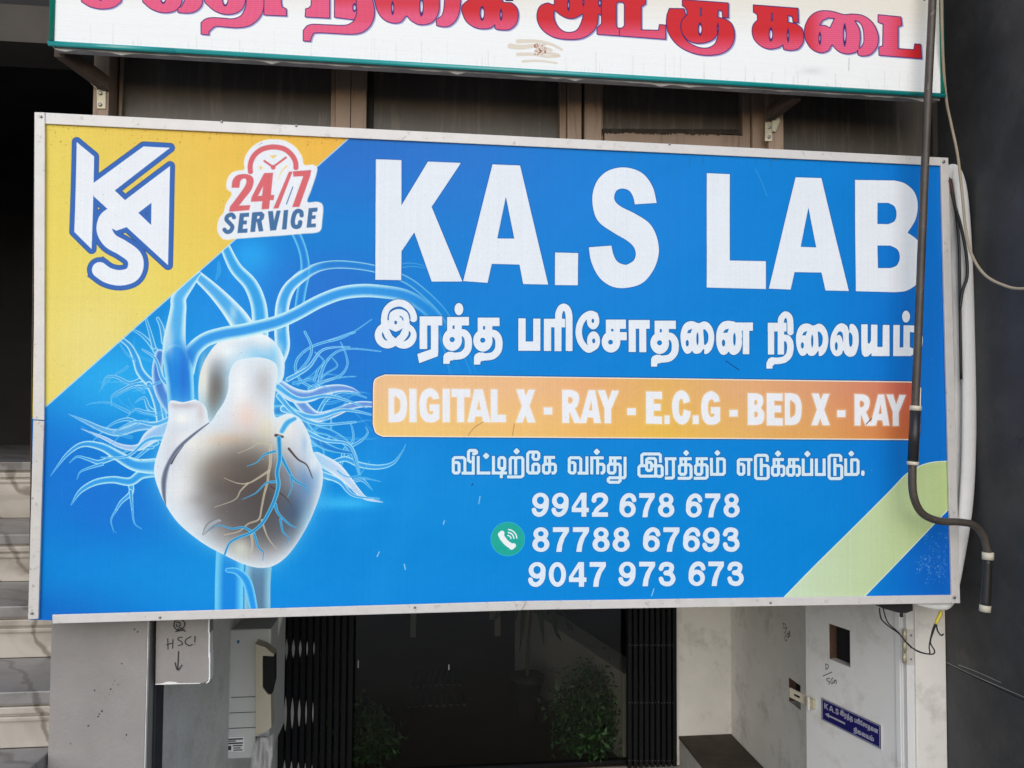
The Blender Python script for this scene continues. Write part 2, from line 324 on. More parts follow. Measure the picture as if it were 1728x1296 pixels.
# ---- badge and initials
B7 = T(350, 220, .15428)
BADGE = [('c', [(400, 420), (398, 330), (440, 230), (520, 150), (620, 105), (730, 95), (850, 112), (960, 180), (1030, 280), (1055, 372), (1150, 372), (1195, 405), (1183, 490),
                (1130, 650), (1090, 778), (1200, 780), (1260, 825), (1250, 1000), (1238, 1078), (1190, 1112), (1030, 1125), (800, 1145), (640, 1155), (300, 1180), (210, 1190), (150, 1170),
                (105, 1090), (120, 970), (170, 900), (200, 800), (262, 690), (207, 630), (212, 540), (260, 462), (330, 435)])]
BADGE_RED = [[('s', 50, [(468, 455), (465, 370), (500, 280), (570, 215), (650, 185), (740, 178), (840, 200), (920, 265), (960, 340), (965, 410)])],
    [('p', run([(265, 620), (272, 550), (310, 495), (380, 475), (450, 482), (492, 515), (498, 570), (470, 650), (400, 740), (335, 822)])+[(462, 815), (450, 865), (235, 882), (245, 830)]+run([(245, 830), (330, 720), (400, 620), (425, 560), (418, 525), (388, 520), (355, 548), (342, 620)]))],
    [('p', [(618, 465), (712, 460), (688, 705), (725, 705), (718, 755), (678, 757), (668, 852), (592, 857), (600, 768), (475, 773), (482, 725)]), ('-p', [(610, 590), (598, 712), (545, 715)])],
    [('p', [(890, 450), (925, 448), (772, 845), (722, 848)])], [('p', [(935, 445), (1130, 432), (1120, 490), (1000, 830), (928, 832), (1050, 492), (940, 498)])],
    [('r', 17, [(620, 330), (715, 395)]), ('r', 17, [(715, 395), (855, 292)]), ('e', 716, 398, 23, 23)]]
BADGE_BLUE = [[('s', 40, [(288, 950), (265, 917), (220, 930), (203, 970), (240, 1012), (268, 1050), (248, 1095), (208, 1106), (178, 1078)])],
    [('p', [(352, 905), (450, 898), (447, 937), (392, 940), (388, 985), (425, 983), (422, 1020), (384, 1022), (378, 1075), (432, 1072), (428, 1112), (326, 1116)])],
    [('p', [(488, 895), (590, 888), (618, 915), (610, 960), (585, 985), (605, 1095), (560, 1100), (540, 995), (528, 995), (515, 1102), (468, 1105)]), ('-p', [(540, 930), (568, 928), (572, 945), (560, 965), (535, 965)])],
    [('p', [(662, 883), (710, 880), (725, 1000), (755, 877), (795, 875), (745, 1085), (685, 1090)])], [('p', [(835, 872), (878, 868), (860, 1075), (815, 1078)])],
    [('s', 42, [(1028, 930), (1022, 888), (985, 878), (952, 905), (932, 980), (938, 1035), (965, 1052), (1002, 1040), (1014, 995)])],
    [('p', [(1108, 850), (1200, 843), (1197, 882), (1145, 887), (1140, 930), (1180, 927), (1177, 960), (1136, 965), (1130, 1020), (1182, 1018), (1180, 1052), (1085, 1058)])]]
LG = T(100, 220, .2161)
LOGO = [('p', [(133, 88), (268, 200), (248, 925), (112, 790)]),
        ('p', [(250, 414), (655, 122), (862, 133), (428, 465), (508, 540), (862, 275), (845, 1050), (520, 752), (440, 780), (320, 720), (395, 632), (262, 510)]),
        ('-p', [(612, 640), (715, 562), (712, 735)]),
        ('s', 122, [(400, 660), (358, 700), (347, 780), (395, 860), (490, 915), (575, 980), (594, 1055), (560, 1125), (470, 1150), (375, 1130), (305, 1082)])]
WHITE = (233, 240, 251)
def tube(cv, pts, radii, core=(52, 158, 236), edge=(200, 242, 253), tr=None, alpha=1.0, fade=None, hollow=False, lo=.3, smooth=True):
    """a printed blood vessel: pale rim, deeper core; fade = (x0, x1) drawing x over which it dissolves"""
    pts = tr.p(pts) if tr else pts; k = tr.kx if tr else 1.0
    R = list(radii) if hasattr(radii, '__len__') else [radii]*len(pts)
    if len(R) == 2 and len(pts) > 2: R = list(np.linspace(R[0], R[1], len(pts)))
    R = [r*k for r in R]
    q = catmull([(p[0], p[1], r) for p, r in zip(pts, R)], 7) if smooth else np.array([(p[0], p[1], r) for p, r in zip(pts, R)])
    m = max(R)+4
    sl = cv.win(q[:, 0].min()-m, q[:, 1].min()-m, q[:, 0].max()+m, q[:, 1].max()+m)
    if sl is None: return
    X, Y = cv.PX[sl], cv.PY[sl]; best = np.full(X.shape, 1e9, np.float32); rr = np.ones(X.shape, np.float32)
    for i in range(len(q)-1):
        ax, ay, ar = q[i]; bx, by, br = q[i+1]; ex, ey = bx-ax, by-ay; Ls = ex*ex+ey*ey
        if Ls < 1e-9: continue
        t = np.clip(((X-ax)*ex+(Y-ay)*ey)/Ls, 0, 1); r = np.maximum(ar+(br-ar)*t, .5)
        n = np.hypot(X-ax-ex*t, Y-ay-ey*t)/r
        u = n < best; best = np.where(u, n, best); rr = np.where(u, r, rr)
    a = np.clip((1-best)*rr/cv.aa+.5, 0, 1)*alpha
    e = sstep(lo, .93, best)
    c = np.array(core)/255.*(1-e[..., None])+np.array(edge)/255.*e[..., None]
    if hollow: a = a*(.25+.75*sstep(.6, .95, best))
    if fade: a = a*(1-sstep(fade[0], fade[1], X)) if fade[0] < fade[1] else a*sstep(fade[1], fade[0], X)
    cv.blend(sl, a.astype(np.float32), c.astype(np.float32))

def gauss(cv, cx, cy, sx, sy, col, a):
    g = a*np.exp(-((cv.PX-cx)/sx)**2-((cv.PY-cy)/sy)**2)
    cv.blend((slice(None), slice(None)), g, col)

def specks(cv, n, x0, y0, x1, y1, col, a, rmin=.4, rmax=1.1, seed=1):
    r = random.Random(seed)
    for _ in range(n):
        x, y = r.uniform(x0, x1), r.uniform(y0, y1); s = r.uniform(rmin, rmax)
        sl = cv.win(x-3, y-3, x+3, y+3)
        if sl is None: continue
        d = np.hypot(cv.PX[sl]-x, (cv.PY[sl]-y)*r.uniform(.6, 1.4))-s
        cv.paint(sl, d, col, a*r.uniform(.3, 1))

def paint_lab(cv):
    full = (slice(None), slice(None)); PX, PY = cv.PX, cv.PY
    cv.img[:] = np.array((8, 132, 219))/255.
    for g in [(640, 250, 330, 120, (52, 112, 208), .75), (400, 660, 240, 210, (28, 166, 240), .55), (550, 570, 130, 110, (40, 104, 208), .65), (640, 690, 80, 120, (36, 112, 214), .4), (110, 770, 120, 90, (22, 105, 212), .5),
              (190, 860, 110, 70, (32, 104, 210), .5), (190, 640, 130, 75, (42, 176, 246), .9), (405, 470, 60, 90, (34, 150, 240), .6), (425, 432, 34, 34, (35, 172, 248), .8),
              (620, 800, 60, 70, (12, 150, 235), .6), (360, 560, 60, 60, (35, 150, 240), .5), (1560, 560, 110, 400, (26, 100, 205), .55), (1590, 950, 90, 130, (22, 84, 190), .7),
              (1000, 900, 420, 150, (6, 138, 219), .7), (330, 990, 300, 70, (14, 150, 230), .6), (760, 840, 200, 120, (14, 146, 226), .5), (60, 1040, 160, 50, (20, 70, 170), .4), (1050, 380, 220, 150, (36, 134, 226), .5),
              (560, 470, 110, 50, (66, 104, 206), .35), (800, 330, 130, 160, (52, 126, 216), .3)]:
        gauss(cv, *g)
    # faint pale sweeps
    for q, a in [([(700, 760), (690, 850), (660, 940), (640, 1010)], .10), ([(640, 740), (620, 800), (600, 900)], .08)]:
        sl = cv.win(560, 700, 760, 1030); cv.paint(sl, sd_stroke(PX[sl], PY[sl], catmull(q), 40), (60, 180, 245), a, 40)
    H1, H2, H3, H4, H5 = T(220, 380, .24691), T(440, 400, .24306), T(80, 540, .24704), T(240, 640, .25457), T(440, 560, .24691)
    thin = dict(core=(55, 160, 236), edge=(186, 238, 252))
    # far arcs dissolving under the title
    tube(cv, [(150, 520), (180, 400), (240, 300), (330, 235), (450, 195), (600, 190), (800, 220), (1000, 290), (1150, 400), (1280, 540), (1400, 760), (1480, 950)], [38, 38, 36, 34, 30, 28, 26, 26, 26, 26, 24, 22], tr=H2, hollow=True, fade=(640, 860), alpha=.9, **thin)
    tube(cv, [(930, 205), (1050, 190), (1180, 215)], [16, 14, 6], tr=H2, hollow=True, alpha=.5, **thin)
    for q in ([(640, 0), (500, 50), (350, 100), (260, 170), (235, 250), (270, 330), (340, 375)], [(300, 0), (345, 100), (330, 180), (260, 270), (170, 340)]):
        tube(cv, q, [8, 9], tr=H5, **thin)
    tube(cv, [(770, 570), (640, 660), (560, 700), (480, 720)], [3, 9], tr=H2, **thin)
    for q, r in [([(820, 133), (640, 115), (530, 130), (450, 200), (410, 290), (390, 380)], (4, 12)), ([(545, 70), (580, 150), (590, 230), (540, 300), (430, 340), (330, 390)], (4, 11)),
                 ([(370, 140), (430, 200), (390, 260), (365, 330)], (4, 9)), ([(490, 180), (522, 235), (440, 290), (380, 370)], (4, 7)), ([(650, 305), (560, 310), (440, 335), (350, 370)], (3, 7)),
                 ([(480, 600), (475, 690), (440, 760), (350, 775)], (5, 10)), ([(430, 880), (430, 830), (420, 780)], (5, 5)),
                 ([(720, 450), (630, 420), (540, 412), (450, 460), (400, 540)], (5, 15)), ([(560, 850), (575, 800), (630, 740), (622, 650), (595, 615)], (13, 3)),
                 ([(600, 790), (690, 740), (730, 690), (715, 650)], (12, 3)), ([(430, 990), (480, 1003), (520, 975)], (14, 14)), ([(540, 930), (560, 880), (600, 850)], (9, 9))]:
        tube(cv, q, r, tr=H5, **thin)
    lav = dict(core=(104, 152, 226), edge=(220, 240, 253))
    gauss(cv, 580, 849, 44, 9, (75, 200, 252), .9); gauss(cv, 560, 846, 75, 16, (40, 170, 246), .6)
    tube(cv, [(990, 770), (960, 830), (900, 900), (800, 925), (680, 910), (580, 870), (500, 890)], [2, 5, 11, 17, 20, 19, 17], tr=H5, **thin)
    tube(cv, [(320, 600), (370, 660), (470, 690), (570, 750), (630, 830), (660, 920), (680, 1000)], [28, 28, 26, 23, 20, 14, 5], tr=H5, core=(30, 135, 222), edge=(120, 205, 245))
    tube(cv, [(110, 540), (200, 545), (270, 610), (340, 700), (420, 770), (520, 810), (640, 830)], [40, 38, 36, 36, 30, 18, 8], tr=H5, core=(28, 125, 215), edge=(120, 205, 245))
    tube(cv, [(240, 440), (300, 520), (380, 580), (480, 562), (600, 512), (690, 495), (765, 497)], [42, 38, 37, 30, 25, 22, 19], tr=H5, **lav)
    tube(cv, [(100, 350), (220, 430), (330, 440), (430, 402), (540, 385), (620, 395), (675, 418)], [40, 50, 40, 34, 26, 16, 4], tr=H5, **lav)
    tube(cv, [(760, 1080), (690, 1012), (620, 1030)], [3, 12, 10], tr=H5, **thin); tube(cv, [(820, 1025), (700, 1000), (640, 1010)], [2, 6, 8], tr=H5, **thin)
    tube(cv, [(380, 860), (500, 930), (580, 1000), (650, 1080), (720, 1140), (830, 1165)], [40, 44, 32, 22, 12, 3], tr=H5, core=(190, 215, 245), edge=(225, 240, 252))
    # left side branches
    for q, r in [([(740, 215), (700, 160), (640, 100), (580, 66)], (20, 7)), ([(725, 185), (700, 90), (672, -5)], (16, 9)), ([(795, 150), (778, 50), (752, -10)], (20, 12)),
                 ([(640, 405), (560, 430), (470, 390), (400, 392), (368, 470)], (16, 3)), ([(700, 430), (590, 440), (500, 480), (440, 520), (435, 585)], (14, 3)), ([(690, 462), (580, 460), (455, 528)], (12, 3)),
                 ([(740, 640), (690, 600), (658, 532), (595, 565)], (22, 3)), ([(735, 640), (655, 625), (600, 610), (540, 665)], (15, 3)), ([(640, 722), (560, 680), (480, 692), (400, 740), (295, 840)], (17, 2)),
                 ([(745, 840), (680, 880), (620, 930), (560, 975)], (16, 6)), ([(715, 870), (560, 888), (495, 922)], (12, 4)),
                 ([(440, 940), (350, 972), (270, 950), (200, 935), (148, 975)], (20, 3)), ([(370, 985), (280, 1012), (220, 1040), (198, 1090)], (12, 2)),
                 ([(560, 1110), (567, 1180), (500, 1245), (465, 1300)], (22, 8)), ([(565, 1170), (576, 1300)], (14, 7)), ([(465, 1300), (430, 1370), (450, 1450)], (8, 2)), ([(576, 1300), (590, 1390), (640, 1430)], (7, 2))]:
        tube(cv, q, r, tr=H3, **thin)
    tube(cv, [(500, 128), (560, 180), (600, 260), (630, 350), (690, 420), (760, 470)], [16, 20, 26, 30, 32, 42], tr=H3)
    tube(cv, [(770, 720), (755, 600), (725, 500), (690, 440)], [26, 28, 28, 22], tr=H3); tube(cv, [(805, 690), (785, 590)], [14, 14], tr=H3)
    tube(cv, [(765, 230), (748, 340), (765, 460), (800, 540), (835, 610)], [32, 38, 44, 46, 36], tr=H3, core=(70, 130, 215), edge=(190, 225, 250))
    tube(cv, [(820, 715), (700, 722), (600, 735), (480, 770), (380, 750), (270, 700), (143, 643)], [26, 28, 28, 26, 20, 14, 2], tr=H3, core=(90, 170, 235), edge=(175, 225, 250))
    tube(cv, [(810, 740), (700, 800), (620, 870), (500, 862), (380, 805), (228, 743)], [56, 46, 24, 16, 12, 2], tr=H3, core=(160, 200, 245), edge=(222, 238, 252))
    tube(cv, [(740, 1040), (640, 1055), (560, 1105), (440, 1092), (320, 1112), (220, 1172), (158, 1265)], [34, 34, 30, 25, 22, 15, 3], tr=H3, **thin)
    tube(cv, [(760, 1000), (600, 992), (480, 930), (370, 868), (240, 850), (130, 920), (18, 1065)], [58, 44, 36, 28, 19, 12, 2], tr=H3)
    # fine capillaries feathering out on both sides
    rc = random.Random(21)
    for side, n_ in ((-1, 12), (1, 16)):
        for _ in range(n_):
            x, y = (rc.uniform(205, 300), rc.uniform(600, 800)) if side < 0 else (rc.uniform(470, 590), rc.uniform(640, 800))
            a = rc.uniform(-.7, .7)+(0 if side > 0 else math.pi); q = [(x, y)]; b = rc.uniform(-.35, .35)
            for _k in range(5):
                l_ = rc.uniform(9, 20); x += math.cos(a)*l_; y += math.sin(a)*l_; a += b+rc.uniform(-.25, .25); q.append((x, y))
            tube(cv, q, [rc.uniform(1.6, 3.2), .5], alpha=rc.uniform(.35, .8), core=(60, 165, 240), edge=(170, 232, 252))
    for q, r in [([(468, 652), (505, 674), (556, 668), (618, 688)], (6, 1)), ([(478, 690), (530, 704), (580, 692), (627, 700)], (6, 1.5)), ([(492, 716), (545, 742), (590, 752), (606, 800)], (5, 1)), ([(470, 668), (500, 700), (540, 716), (600, 712)], (5, 1.5)),
                 ([(486, 640), (520, 620), (545, 590), (590, 585)], (4, 1)), ([(298, 700), (262, 716), (226, 712), (190, 730)], (5, 1)), ([(290, 740), (250, 742), (214, 770), (170, 772)], (5, 1)), ([(300, 660), (274, 640), (262, 606), (240, 590)], (5, 1.5)), ([(540, 800), (572, 812), (596, 836), (640, 842)], (6, 1))]:
        tube(cv, q, r, core=(70, 170, 240), edge=(205, 242, 253))
    # great vessels
    tube(cv, [(1120, 40), (1155, 110), (1185, 210), (1192, 320), (1168, 450), (1150, 570)], [30, 30, 30, 33, 33, 32], tr=H1, core=(35, 135, 225), edge=(110, 205, 245))
    tube(cv, [(600, 250), (600, 320), (580, 370)], [8, 14, 6], tr=H1, core=(50, 170, 245), edge=(90, 190, 248), alpha=.6)
    tube(cv, [(1400, 262), (1290, 285), (1185, 340), (1085, 425), (1038, 540), (1032, 700), (1035, 830), (990, 930)], [28, 31, 36, 42, 46, 50, 54, 62], tr=H1, core=(60, 165, 238), edge=(222, 246, 253), fade=(500, 560))
    tube(cv, [(648, 155), (715, 290), (815, 400), (868, 520), (885, 640), (885, 780)], [36, 44, 50, 54, 56, 56], tr=H1, core=(55, 165, 238), edge=(205, 242, 253))
    tube(cv, [(455, 345), (560, 440), (655, 540), (735, 640), (790, 730)], [36, 46, 58, 70, 76], tr=H1, core=(80, 175, 240), edge=(218, 245, 253))
    # aortic arch: pale tube with a grey inner shade
    tube(cv, [(600, 1290), (580, 1150), (600, 1010), (680, 890), (790, 840), (890, 860), (950, 930), (960, 1010)], [118, 118, 120, 122, 116, 110, 100, 90], tr=H1, core=(214, 226, 240), edge=(243, 248, 252), lo=.2)
    ar = cv.win(320, 560, 480, 720)
    def soft(cx, cy, sx, sy, col, a, tr=H1, mask=None):
        (x, y), k = tr.p([(cx, cy)])[0], tr.kx
        sl = cv.win(x-3*sx*k, y-3*sy*k, x+3*sx*k, y+3*sy*k)
        g = a*np.exp(-((PX[sl]-x)/(sx*k))**2-((PY[sl]-y)/(sy*k))**2)
        if mask is not None: g = g*mask[sl]
        cv.blend(sl, g.astype(np.float32), col)
    soft(590, 1110, 75, 170, (112, 106, 104), .95); soft(560, 1200, 60, 120, (120, 112, 100), .6); soft(500, 1060, 30, 160, (235, 236, 225), .8)
    soft(905, 950, 70, 55, (60, 160, 232), .9); soft(860, 870, 80, 40, (150, 215, 248), .6); soft(770, 950, 70, 40, (250, 252, 253), .95); soft(660, 860, 90, 60, (250, 253, 254), .8); soft(760, 735, 60, 45, (244, 251, 254), .7); soft(885, 760, 34, 60, (235, 248, 254), .6); soft(1010, 850, 34, 50, (240, 250, 254), .6); soft(700, 600, 26, 60, (225, 246, 254), .5); soft(1020, 640, 18, 90, (228, 246, 254), .5); soft(980, 880, 40, 70, (120, 200, 246), .6); soft(800, 1010, 150, 16, (110, 160, 200), .35)
    # superior vena cava and its long branch
    tube(cv, [(380, 1000), (400, 910), (440, 840), (520, 778), (640, 742), (760, 722), (880, 695), (1010, 660), (1137, 603), (1285, 522), (1432, 465), (1580, 445), (1728, 453), (1875, 479), (1993, 543), (2092, 642), (2161, 790), (2220, 1025)],
         [56, 58, 54, 50, 49, 48, 48, 47, 46, 46, 46, 46, 45, 44, 43, 42, 40, 38], tr=H1, core=(54, 156, 236), edge=(200, 242, 253), fade=(600, 800))
    tube(cv, [(300, 900), (300, 780), (315, 650), (326, 560), (330, 490), (395, 400), (472, 325)], [86, 76, 62, 55, 52, 40, 10], tr=H1, core=(84, 180, 243), edge=(208, 243, 253))
    tube(cv, [(345, 1250), (338, 1100), (325, 980), (305, 900)], [92, 94, 98, 86], tr=H1, core=(30, 135, 226), edge=(150, 220, 250), lo=.6)
    soft(320, 860, 60, 70, (48, 150, 236), .9); soft(400, 900, 40, 60, (40, 128, 222), .8); soft(360, 1050, 26, 170, (40, 110, 215), .7); soft(262, 780, 30, 110, (205, 232, 250), .7)
    # below the heart
    tube(cv, [(388, 925), (386, 975), (386, 1035)], 24, core=(20, 135, 224), edge=(110, 205, 246))
    tube(cv, [(437, 940), (434, 985), (434, 1035)], 22, core=(92, 128, 160), edge=(140, 195, 220))
    tube(cv, [(383, 963), (400, 966), (417, 985), (428, 1030)], [4, 6, 8, 7], core=(40, 150, 235), edge=(120, 210, 248))
    # heart body
    HB = [('c', [(178, 148), (168, 280), (122, 420), (82, 550), (78, 640), (108, 740), (160, 850), (230, 950), (330, 1040), (430, 1110), (540, 1168), (650, 1222), (760, 1252), (860, 1242), (950, 1182), (1030, 1080),
                  (1110, 940), (1170, 790), (1195, 680), (1188, 580), (1132, 480), (1108, 380), (1045, 262), (965, 228), (885, 252), (872, 180), (884, 60), (897, -30), (882, -105), (800, -142), (700, -140), (612, -112), (574, -30), (569, 60), (545, 140), (500, 210),
                  (445, 285), (420, 190), (360, 138), (270, 152)])]
    sl, d = glyph(cv, HB, H4, 10)
    cv.blend(sl, (np.exp(-np.clip(d, 0, None)/12.)*.38).astype(np.float32), (120, 205, 248))
    cv.paint(sl, d, (224, 232, 243))
    mask = np.zeros(PX.shape, np.float32); mask[sl] = np.clip(.5-d/cv.aa, 0, 1)
    S4 = lambda *a: soft(*a, tr=H4, mask=mask)
    def SE(cx, cy, rx, ry, col, a, p=3.2):      # flat-topped soft ellipse
        (x, y), k = H4.p([(cx, cy)])[0], H4.kx
        s_ = cv.win(x-1.7*rx*k, y-1.7*ry*k, x+1.7*rx*k, y+1.7*ry*k)
        q_ = np.sqrt(((PX[s_]-x)/(rx*k))**2+((PY[s_]-y)/(ry*k))**2)
        cv.blend(s_, (a*np.exp(-q_**p)*mask[s_]).astype(np.float32), col)
    S4(200, 450, 70, 200, (206, 208, 222), .6); S4(330, 420, 120, 60, (246, 248, 251), .8); S4(300, 700, 90, 160, (242, 245, 249), .7); S4(640, 60, 60, 170, (248, 250, 252), .8); S4(850, 100, 40, 120, (206, 216, 230), .6); S4(1030, 360, 70, 90, (214, 222, 234), .6); S4(1150, 640, 40, 120, (150, 196, 236), .6); S4(1010, 1090, 80, 70, (176, 206, 230), .6); S4(430, 1060, 130, 40, (206, 220, 234), .6)
    S4(430, 560, 150, 130, (222, 212, 186), .4); S4(640, 420, 230, 90, (226, 214, 184), .5); S4(820, 330, 60, 110, (238, 228, 192), .6); S4(690, 250, 90, 110, (243, 212, 198), .7); S4(560, 400, 120, 40, (240, 208, 186), .6); S4(800, 30, 60, 110, (180, 176, 176), .55)
    SE(720, 800, 290, 370, (104, 95, 89), .8); SE(650, 660, 230, 200, (96, 86, 76), .55); S4(700, 660, 250, 190, (88, 79, 73), .6); S4(560, 720, 200, 160, (104, 97, 93), .5); S4(770, 860, 220, 180, (72, 66, 68), .85); S4(600, 880, 220, 150, (104, 99, 101), .55); S4(870, 1010, 160, 140, (88, 90, 96), .6)
    S4(500, 600, 100, 80, (134, 124, 112), .4); S4(420, 800, 120, 45, (140, 136, 136), .45)
    S4(1010, 880, 110, 170, (62, 84, 112), .85); S4(1080, 700, 80, 160, (86, 134, 190), .7); S4(960, 620, 50, 100, (120, 130, 150), .5); S4(1090, 950, 50, 110, (120, 180, 215), .6); S4(650, 1130, 60, 70, (205, 208, 196), .9)
    S4(960, 330, 60, 60, (242, 240, 234), .7); S4(1075, 430, 22, 60, (150, 190, 225), .7); S4(1130, 560, 40, 60, (235, 240, 246), .7)
    S4(270, 170, 100, 25, (178, 160, 170), .8); S4(390, 210, 30, 70, (206, 188, 186), .7); S4(260, 260, 60, 40, (250, 250, 248), .8); S4(230, 720, 60, 120, (236, 238, 240), .6); S4(350, 980, 60, 40, (215, 222, 230), .6)
    rim = np.exp(-np.clip(-d, 0, None)/7.0)*np.clip(.5-d/cv.aa, 0, 1)*.75
    cv.blend(sl, rim.astype(np.float32), (226, 243, 253))
    put(cv, [('r', 5, [(185, 148), (260, 158), (352, 136)])], H4, (245, 248, 252))
    tube(cv, [(440, 290), (340, 365), (235, 460), (172, 560), (142, 660), (140, 760), (152, 835)], [4, 10, 14, 16, 21, 15, 3], tr=H4, core=(104, 112, 134), edge=(176, 188, 210), lo=.3)
    put(cv, [('r', 4, [(272, 438), (225, 500), (190, 560)], 12)], H4, (84, 84, 96))
    tube(cv, [(400, 1030), (440, 975), (500, 940), (520, 945)], [8, 22, 16, 3], tr=H4, core=(170, 180, 190), edge=(120, 120, 125), alpha=.8)
    cream, dk = dict(core=(182, 172, 150), edge=(224, 216, 190)), dict(core=(78, 66, 70), edge=(110, 96, 98))
    for q, r in [([(830, 430), (770, 425), (720, 455), (635, 490)], (6, 2)), ([(770, 425), (735, 410)], (4, 2)), ([(848, 440), (848, 560), (836, 620), (830, 680), (808, 760), (790, 850), (770, 930), (700, 960), (640, 1010), (540, 1035)], (13, 4)),
                 ([(838, 608), (760, 660), (700, 690), (630, 690), (540, 655)], (10, 2)), ([(700, 690), (650, 740), (610, 800), (475, 850)], (8, 2)), ([(720, 1030), (728, 1110), (703, 1200)], (12, 3)), ([(790, 935), (830, 1050), (892, 1132)], (9, 2))]:
        tube(cv, q, (r[0]*.75, r[1]*.8), tr=H4, alpha=.85, **cream)
    for q, r in [([(970, 460), (1030, 530), (1090, 570), (1127, 655)], (8, 3)), ([(885, 372), (930, 382)], (11, 8)), ([(850, 710), (945, 782), (990, 840)], (8, 2))]:
        tube(cv, q, r, tr=H4, **dk)
    cb = dict(core=(40, 140, 205), edge=(120, 205, 238))
    tube(cv, [(1010, 262), (960, 290), (925, 345)], [14, 20, 18], tr=H4, core=(70, 170, 235), edge=(150, 215, 245))
    for q, r in [([(880, 478), (810, 500), (760, 550), (693, 577)], (9, 2)), ([(880, 680), (820, 690), (750, 755), (662, 797)], (9, 2)), ([(915, 500), (960, 590), (1010, 670), (1080, 710), (1100, 765)], (14, 3)), ([(985, 640), (990, 720), (962, 785)], (8, 2)),
                 ([(880, 830), (900, 890), (970, 960), (1022, 988)], (12, 3)), ([(915, 930), (930, 1010), (965, 1050), (958, 1095)], (8, 2)), ([(735, 1022), (670, 985), (590, 992), (500, 970), (438, 1012)], (10, 2)), ([(740, 1030), (770, 1120), (800, 1150), (795, 1205)], (9, 2)),
                 ([(905, 390), (910, 520), (893, 620), (902, 700), (880, 790), (840, 880), (790, 960), (720, 1018), (640, 1050), (575, 1090), (543, 1165)], (17, 7))]:
        tube(cv, q, r, tr=H4, **cb)
    # ---- flat panels over the picture
    sl = cv.win(10, 150, 640, 730); X, Y = PX[sl], PY[sl]
    d = sd_poly(X, Y, [(40, 150), (640, 150), (620, 204), (588, 232), (77, 685), (40, 718)])
    t = np.clip((X-75)/500+(260-Y)/620, 0, 1)[..., None]
    ycol = np.array((236, 216, 104))*(1-t)+np.array((242, 188, 80))*t
    ycol = ycol+np.array((2, 6, 30))*np.exp(-((X-160)/110)**2-((Y-590)/120)**2)[..., None]
    cv.paint(sl, d-2.0, (210, 235, 250), .8)
    cv.paint(sl, d, (ycol/255.).astype(np.float32))
    put(cv, LOGO, LG, (70, 128, 208))                              # outline below the white initials
    sl, d = glyph(cv, LOGO, LG, 14)
    cv.paint(sl, d-8.3, (40, 76, 146)); cv.paint(sl, d-7.4, (58, 108, 190)); cv.paint(sl, d, (238, 243, 252))
    put(cv, BADGE, B7, (238, 243, 252), (250, 230, 190), 1)
    for g in BADGE_RED: put(cv, g, B7, (221, 108, 116), (190, 90, 110), .7)
    for g in BADGE_BLUE: put(cv, g, B7, (72, 116, 166), (40, 80, 130), .6)
    for g in ([('p', [(675, 270), (765, 265), (715, 305)])], [('p', [(565, 375), (605, 405), (565, 430)])], [('s', 16, [(868, 380), (820, 430), (790, 480), (770, 545)], 4)]): put(cv, g, B7, (244, 214, 130))
    put(cv, [('l', 11, [(933, 612), (860, 806)])], B7, (70, 116, 176))
    # green stripe, bottom right
    sl = cv.win(1300, 760, 1640, 1030)
    d = sd_poly(PX[sl], PY[sl], [(1308, 1026)]+run([(1325, 1008), (1420, 912), (1500, 833), (1535, 798), (1570, 782), (1612, 779)])+[(1640, 779), (1640, 818), (1440, 1026)])
    cv.paint(sl, d-1.6, (225, 238, 215)); t = np.clip((PX[sl]-1330)/270, 0, 1)[..., None]
    cv.paint(sl, d, ((np.array((200, 220, 192))*(1-t)+np.array((186, 206, 146))*t)/255.).astype(np.float32))
    # orange band
    sl = cv.win(610, 615, 1575, 760); X, Y = PX[sl], PY[sl]
    bandp = run([(630, 655), (633, 640), (650, 632.5)], 4)+[(1538, 644.5)]+run([(1548, 647), (1555, 655)], 3)+[(1553, 728)]+run([(1551, 738), (1538, 742)], 3)+[(652, 736.5)]+run([(646, 736.5), (634, 730), (629.5, 715)], 4)
    d = sd_poly(X, Y, bandp)
    cv.paint(sl, d-2.2, (28, 58, 120), .8); cv.paint(sl, d-.9, (245, 236, 222))
    xs = np.array([630, 900, 1000, 1120, 1240, 1380, 1480, 1540]); cs = np.array([(240, 196, 148), (240, 190, 142), (236, 180, 128), (233, 184, 108), (230, 176, 126), (224, 160, 120), (214, 134, 106), (198, 96, 80)])
    c = np.stack([np.interp(X, xs, cs[:, i]) for i in range(3)], -1); c = c+np.array((4, 8, -22))*np.clip((Y-660)/80, 0, 1)[..., None]
    cv.paint(sl, d+1.0, (c/255.).astype(np.float32))
    for tr, g in BAND:
        s2, d2 = glyph(cv, g, tr, 14)
        cv.paint(s2, d2-1.2, (252, 238, 208), .4, 4); cv.paint(s2, d2, (238, 241, 249))
    for tr, g in TITLE: put(cv, g, tr, WHITE, (30, 70, 150), 1.2)
    for ox, oy, k, g in LINE2:
        put(cv, g, T(ox, oy, *(k if isinstance(k, tuple) else (k,))), WHITE, (20, 70, 130), 1.3)
    for ox, g, dx, dy in LINE4: put(cv, g, T(ox+dx*k4, 750+dy*k4, k4), (216, 236, 250), (8, 70, 140), 1.3)
    for s_, a, b, y0, y1 in NUMS: number(cv, s_, a, b, y0, y1, T(810, 820, .27778), (224, 235, 250), (10, 80, 160))
    # telephone mark
    ph = T(810, 820, .27778)
    put(cv, [('e', 169, 324, 101, 101)], ph, (36, 172, 158), (110, 215, 225), 1)
    put(cv, [('s', 34, [(128, 300), (140, 322), (165, 350), (192, 368)])], ph, (240, 245, 250))
    put(cv, [('r', 30, [(124, 296), (134, 288)]), ('r', 30, [(192, 374), (204, 364)])], ph, (240, 245, 250))
